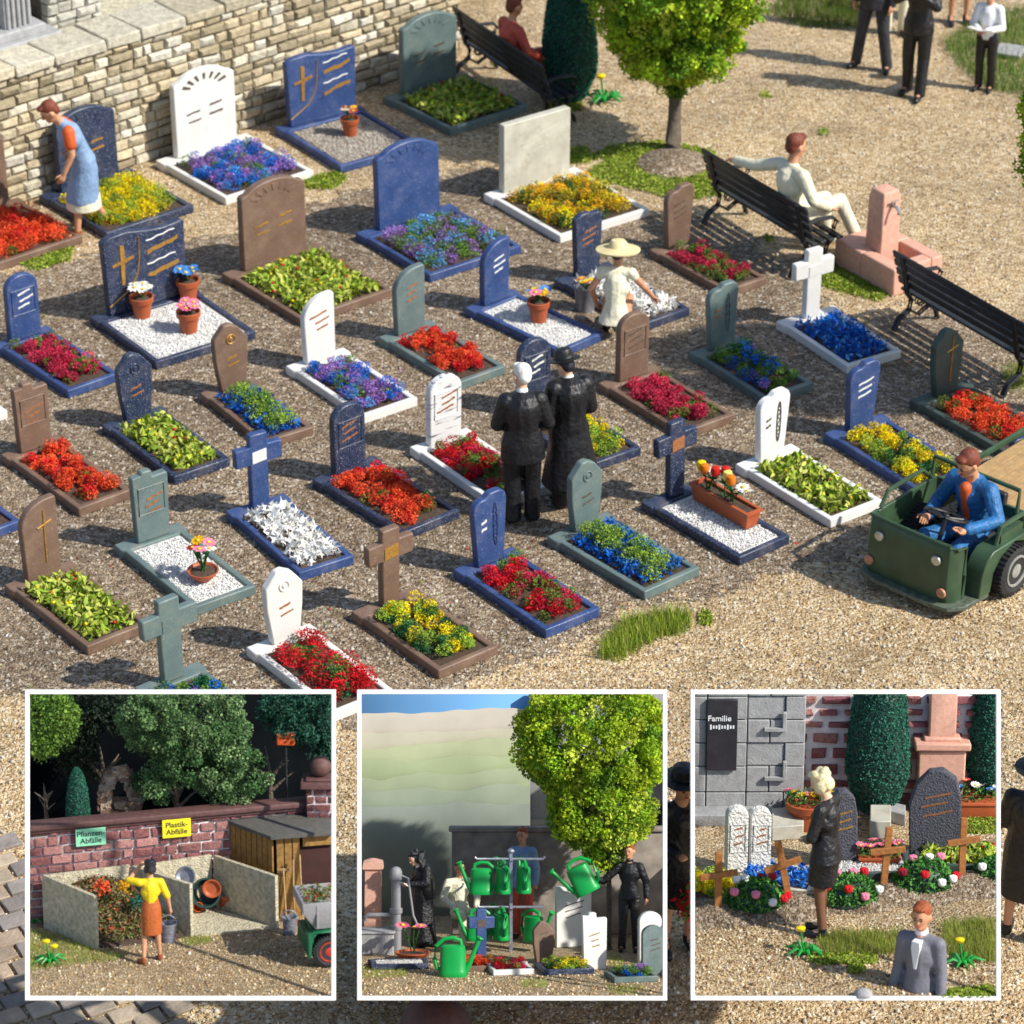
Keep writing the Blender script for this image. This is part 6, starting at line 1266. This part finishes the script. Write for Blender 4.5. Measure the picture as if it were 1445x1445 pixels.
# wooden crosses
def wcross(zx, zy, h, w, rz, lean, lab):
    rt = empty('wooden_cross', D_.at(zx, zy, rz, 1.12) @ T(0, 0, .03) @ RY(lean), lab, 'cross', 'orange-brown wooden crosses'); k = MB(); k.box((0, 0, h/2-.02), (.062, .035, h+.04)); k.obj('upright', 'crosswood', rt, bevel=.004); k = MB(); k.box((0, -.03, h*.66), (w, .028, .058), ry=-.12); k.obj('crossbar', 'crosswood', rt, bevel=.004)
wcross(195, 1010, .6, .34, .1, 0, 'wooden cross furthest left beside the yellow flowers'); wcross(492, 980, .66, .34, .1, -.2, 'leaning wooden cross left of the mourning woman'); wcross(868, 920, .64, .32, .1, .06, 'wooden cross between the second and third wreath'); wcross(1188, 880, .64, .3, .1, 0, 'wooden cross in front of the grave with green leaves at the right')
# wreaths
def wreath(zx, zy, w, d_, h, lab, cols, n=1500):
    rt = empty('wreath', D_.at(zx, zy, R(10), 1.1, .0) @ T(0, 0, .07), lab, 'wreath', 'green wreaths with roses on fresh graves'); P = []
    for _ in range(n): a = random.uniform(0, 6.28); b = math.acos(random.random()); r_ = random.uniform(.75, 1.0); P.append((w*r_*math.sin(b)*math.cos(a), d_*r_*math.sin(b)*math.sin(a), h*r_*math.cos(b)))
    link('greenery', scat_mesh('g', P, RNG.uniform(.035, .075, n), pick([((.06, .22, .03), 5), ((.12, .32, .06), 3), ((.03, .11, .02), 3)], n), 'leaf'), rt, None, 'petal'); k = MB(); k.ell((0, 0, 0), (w*.85, d_*.85, h*.85)); k.obj('base', 'slateg', rt)
    for i, c_ in enumerate(cols):
        a = i*2.4+.3; b = R(35+20*(i % 3)); p = (w*math.sin(b)*math.cos(a), -abs(d_*math.sin(b)*math.sin(a)) if i % 3 else d_*.3, h*math.cos(b)+.02); k = MB(); k.col = c_; k.ell(p, (.042, .042, .036), seg=10, rg=7)
        for j in range(5): b_ = j*1.26; k.ell((p[0]+.022*math.cos(b_), p[1]+.022*math.sin(b_), p[2]+.012), (.022, .022, .025), seg=7, rg=5)
        k.obj('rose', 'petal', rt)
rc = [RED, PK, WHT, (.25, .01, .03), PK, RED, WHT, PK, RED, WHT]
wreath(350, 985, .3, .2, .26, 'rose wreath beside the leftmost wooden cross', rc); wreath(725, 960, .3, .2, .25, 'rose wreath half behind the mourning woman', [RED, WHT, PK, PK, RED, WHT, PK, RED]); wreath(1035, 905, .31, .2, .27, 'rose wreath right of the mourning woman under the wooden cross', [PK, RED, WHT, WHT, (.25, .01, .03), RED, PK, RED, WHT]); wreath(1330, 865, .22, .2, .18, 'rose wreath cut by the right side of the right frame', [RED, WHT, PK, (.25, .01, .03)])
# headstones
def rough(zx, zy, w, h, mk, lab, rz, ink, th=.13, kind='rough'):
    u = fl(zx, zy); o = headstone(None, kind, w, h, 0, mk, ink, 'lines', th=th); o.name = 'headstone'; o.matrix_basis = D_.m(u, rz); return props(o, lab, 'gravestone', 'loose headstones in the framed scenes')
uu = D_.px(fl(1075, 750))
rough(1078, 765, .56, 1.0, 'basalt', 'large rough dark headstone with broken shoulder and copper letters', -.1, 'copper'); rough(695, 800, .34, .86, 'basalt', 'narrow rough dark headstone with gold letters behind the mourning woman', .1, 'gold')
rough(268, 850, .22, .8, 'roughw', 'left half of the rough white double headstone', .15, 'copper', kind='arch'); rough(362, 840, .22, .76, 'roughw', 'right half of the rough white double headstone', .15, 'copper', kind='arch')
def kbed(pts, mk, kind, lab):
    q = [fl(*p) for p in pts]; ce = sum(q, V())/4; d = q[1]-q[0]; an = math.atan2(d.y, d.x); w = d.length; l = (q[3]-q[0]).length
    rt = empty('flower_bed', D_.m(ce, an), lab, 'flower bed', 'flower beds in the framed scenes'); mb, iw, y1, y0 = kerb(w, l, .05, .06, .1); mb.obj('kerb', mk, rt, bevel=.01)
    bed = MB(); bed.add([(-iw, y0, .07), (iw, y0, .07), (iw, y1, .07), (-iw, y1, .07)], [(0, 1, 2, 3)]); bed.obj('bed', 'wgrav' if kind == 'gravel' else 'soil', rt); o = link('planting', planting(2*iw*.93, (y1-y0)*.93, kind), rt, None, 'petal'); o['kind'] = 'stuff'
kbed(((40, 975), (300, 975), (300, 860), (40, 860)), 'dgrey', 'yellowbush', 'dark bed of yellow flowers at the left edge of the right frame')
kbed(((290, 905), (600, 950), (560, 830), (330, 810)), 'cream', 'bluepetal', 'cream bed of blue petals left of the mourning woman')
kbed(((640, 870), (990, 860), (960, 770), (640, 780)), 'dgrey', 'gravel', 'dark bed of white granules behind the third cross')
kbed(((1000, 830), (1420, 850), (1400, 735), (1000, 735)), 'dgrey', 'leaves', 'dark bed of light green leaves behind the fourth cross')
def trough(zx, zy, w, h, lab, cols, rz=0, round_=False, y=None):
    u = fl(zx, zy); rt = empty('flower_trough' if not round_ else 'flower_pot', D_.m(u, rz), lab, 'flower trough' if not round_ else 'flower pot'); k = MB(); d_ = w*.3
    if round_: pot_mb(w/2, h).obj('pot', 'terra', rt)
    else:
        k.rings([[(sx*w/2*a_, sy*d_*a_, z) for sx, sy in ((-1, -1), (1, -1), (1, 1), (-1, 1))] for a_, z in ((.85, 0), (.97, h*.8), (1.05, h*.82), (1.05, h), (.93, h), (.9, h*.85))]); k.obj('trough', 'terra', rt, bevel=.005)
    tp = []
    for i, c_ in enumerate(cols):
        p = ((i/(len(cols)-1)-.5)*w*.95, random.uniform(-.5, .5)*d_, h+random.uniform(.06, .16)); tp.append(p); daisy(rt, p, .06, c_, n=11, cup=.15)
    for i in range(0, len(tp), 2): stems(rt, V((sum(q[0] for q in tp[i:i+2])/len(tp[i:i+2]), 0, h)), tp[i:i+2])
    n_ = 250; link('foliage', scat_mesh('f', [(random.uniform(-.5, .5)*w, random.uniform(-1, 1)*d_, h+random.uniform(-.02, .1)) for _ in range(n_)], .05, pick([(GRN, 3), (DGR, 3)], n_), 'leaf'), rt, None, 'petal')
trough(850, 800, .42, .14, 'terracotta trough of pink blossoms between the dark headstones', [PK]*9)
trough(560, 640, .46, .3, 'large round terracotta pot with pink and yellow flowers behind the mourning woman', [PK, AMB, YEL, PK, AMB, PK, YEL], round_=True)
trough(1285, 585, .62, .2, 'terracotta box with white, red and blue flowers at the right of the right frame', [SB, (.8, .1, .15), WHT, (.85, .85, .85), SB, WHT, (.8, .1, .15), SB])
for pts, h_, lab in ((((90, 640), (420, 640), (420, 600), (90, 600)), .13, 'long low grey kerb stone before the mausoleum'), (((415, 700), (545, 690), (545, 610), (415, 620)), .16, 'pale kerb block left of the mourning woman'), (((770, 590), (960, 640), (960, 600), (780, 560)), .14, 'grey kerb stone under the tall conifer'), (((815, 690), (900, 690), (900, 620), (815, 620)), .2, 'pale kerb block beside the large dark headstone')):
    q = [fl(*p) for p in pts]; k = MB(); k.slab([(p.x, p.y) for p in q], 0, h_); props(k.obj('kerb_stone', 'ashlar' if 'grey' in lab else 'cream', None, D_.M, bevel=.01), lab, 'kerb', 'kerb stones in the right frame')
YG = [((.28, .33, .05), 4), ((.2, .28, .03), 3), ((.4, .38, .1), 3)]
for pts, n_, h_, lab in ((((600, 1110), (680, 1075), (960, 1075), (930, 1160), (760, 1170), (640, 1160)), 4200, .11, 'yellow-green grass tuft at the feet of the mourning woman'), (((560, 1165), (740, 1160), (850, 1165), (830, 1205), (600, 1200)), 1500, .05, 'flat moss in front of the grass tuft in the right frame'), (((1120, 1040), (1340, 1020), (1345, 1190), (1260, 1200), (1120, 1160)), 4200, .12, 'yellow-green grass behind the man in the grey suit'), (((100, 590), (450, 560), (460, 535), (120, 545)), 2500, .09, 'green grass strip at the foot of the mausoleum'), (((1180, 620), (1345, 600), (1345, 670), (1190, 670)), 1400, .05, 'grass below the flower box in the right frame'), (((728, 1220), (760, 1205), (795, 1215), (785, 1240), (740, 1242)), 300, .04, 'tiny lime moss ball on the sand of the right frame'), (((1100, 1325), (1300, 1290), (1345, 1330), (1330, 1345), (1100, 1345)), 900, .04, 'green moss at the lower right corner of the right frame')):
    grass('grass_patch', [tuple(fl(*q)[:2]) for q in pts], D_.M, lab, 'grass', n_, h_, YG if 'yellow' in lab else None)
dandelion(D_.at(548, 1160, 0, .78), 'dandelion with one yellow head left of the grass tuft', 1, 1); dandelion(D_.at(1195, 1205, 0, .76), 'dandelion with one yellow head beside the man in the grey suit', 1, 1)
k = MB(); k.ell((0, 0, .02), (.09, .07, .07), seg=14); props(k.obj('boulder', 'ashlar', None, D_.at(790, 1335)), 'pale round stone at the bottom of the right frame', 'stone')
D_.frame(DD, ''); D_.finish()
# ================================================================ camera, light, world
cd = bpy.data.cameras.new('camera'); co = bpy.data.objects.new('camera', cd); C.objects.link(co); co.location = CAM
co.rotation_euler = (math.pi/2-PIT, 0, 0); cd.sensor_width = 36; cd.lens = FPX/1445*36; cd.clip_end = 800; cd.clip_start = .5
cd.dof.use_dof = True; cd.dof.focus_distance = 24.5; cd.dof.aperture_fstop = cd.lens/1000/.047; bpy.context.scene.camera = co
EL, AZ = R(44), R(-20)   # sun on the right, slightly in front
sv = V((math.cos(EL)*math.cos(AZ), math.cos(EL)*math.sin(AZ), math.sin(EL)))
sl = bpy.data.lights.new('sun', 'SUN'); sl.energy = 4.8; sl.angle = R(1.0); sl.color = (1, .955, .87); so = bpy.data.objects.new('sun', sl); C.objects.link(so); so.rotation_euler = sv.to_track_quat('Z', 'Y').to_euler()
w = bpy.data.worlds.new('World'); bpy.context.scene.world = w; w.use_nodes = True; nt = w.node_tree; sk = nt.nodes.new('ShaderNodeTexSky'); sk.sky_type = 'NISHITA'; sk.sun_disc = False; sk.sun_elevation = EL; sk.sun_rotation = math.pi/2-AZ
nt.links.new(sk.outputs[0], nt.nodes['Background'].inputs[0]); nt.nodes['Background'].inputs[1].default_value = .13
sc = bpy.context.scene; sc.render.engine = 'CYCLES'; sc.view_settings.view_transform = 'Standard'; sc.view_settings.look = 'None'; sc.view_settings.exposure = .3; sc.view_settings.gamma = 1
sc.render.resolution_x = sc.render.resolution_y = 1024
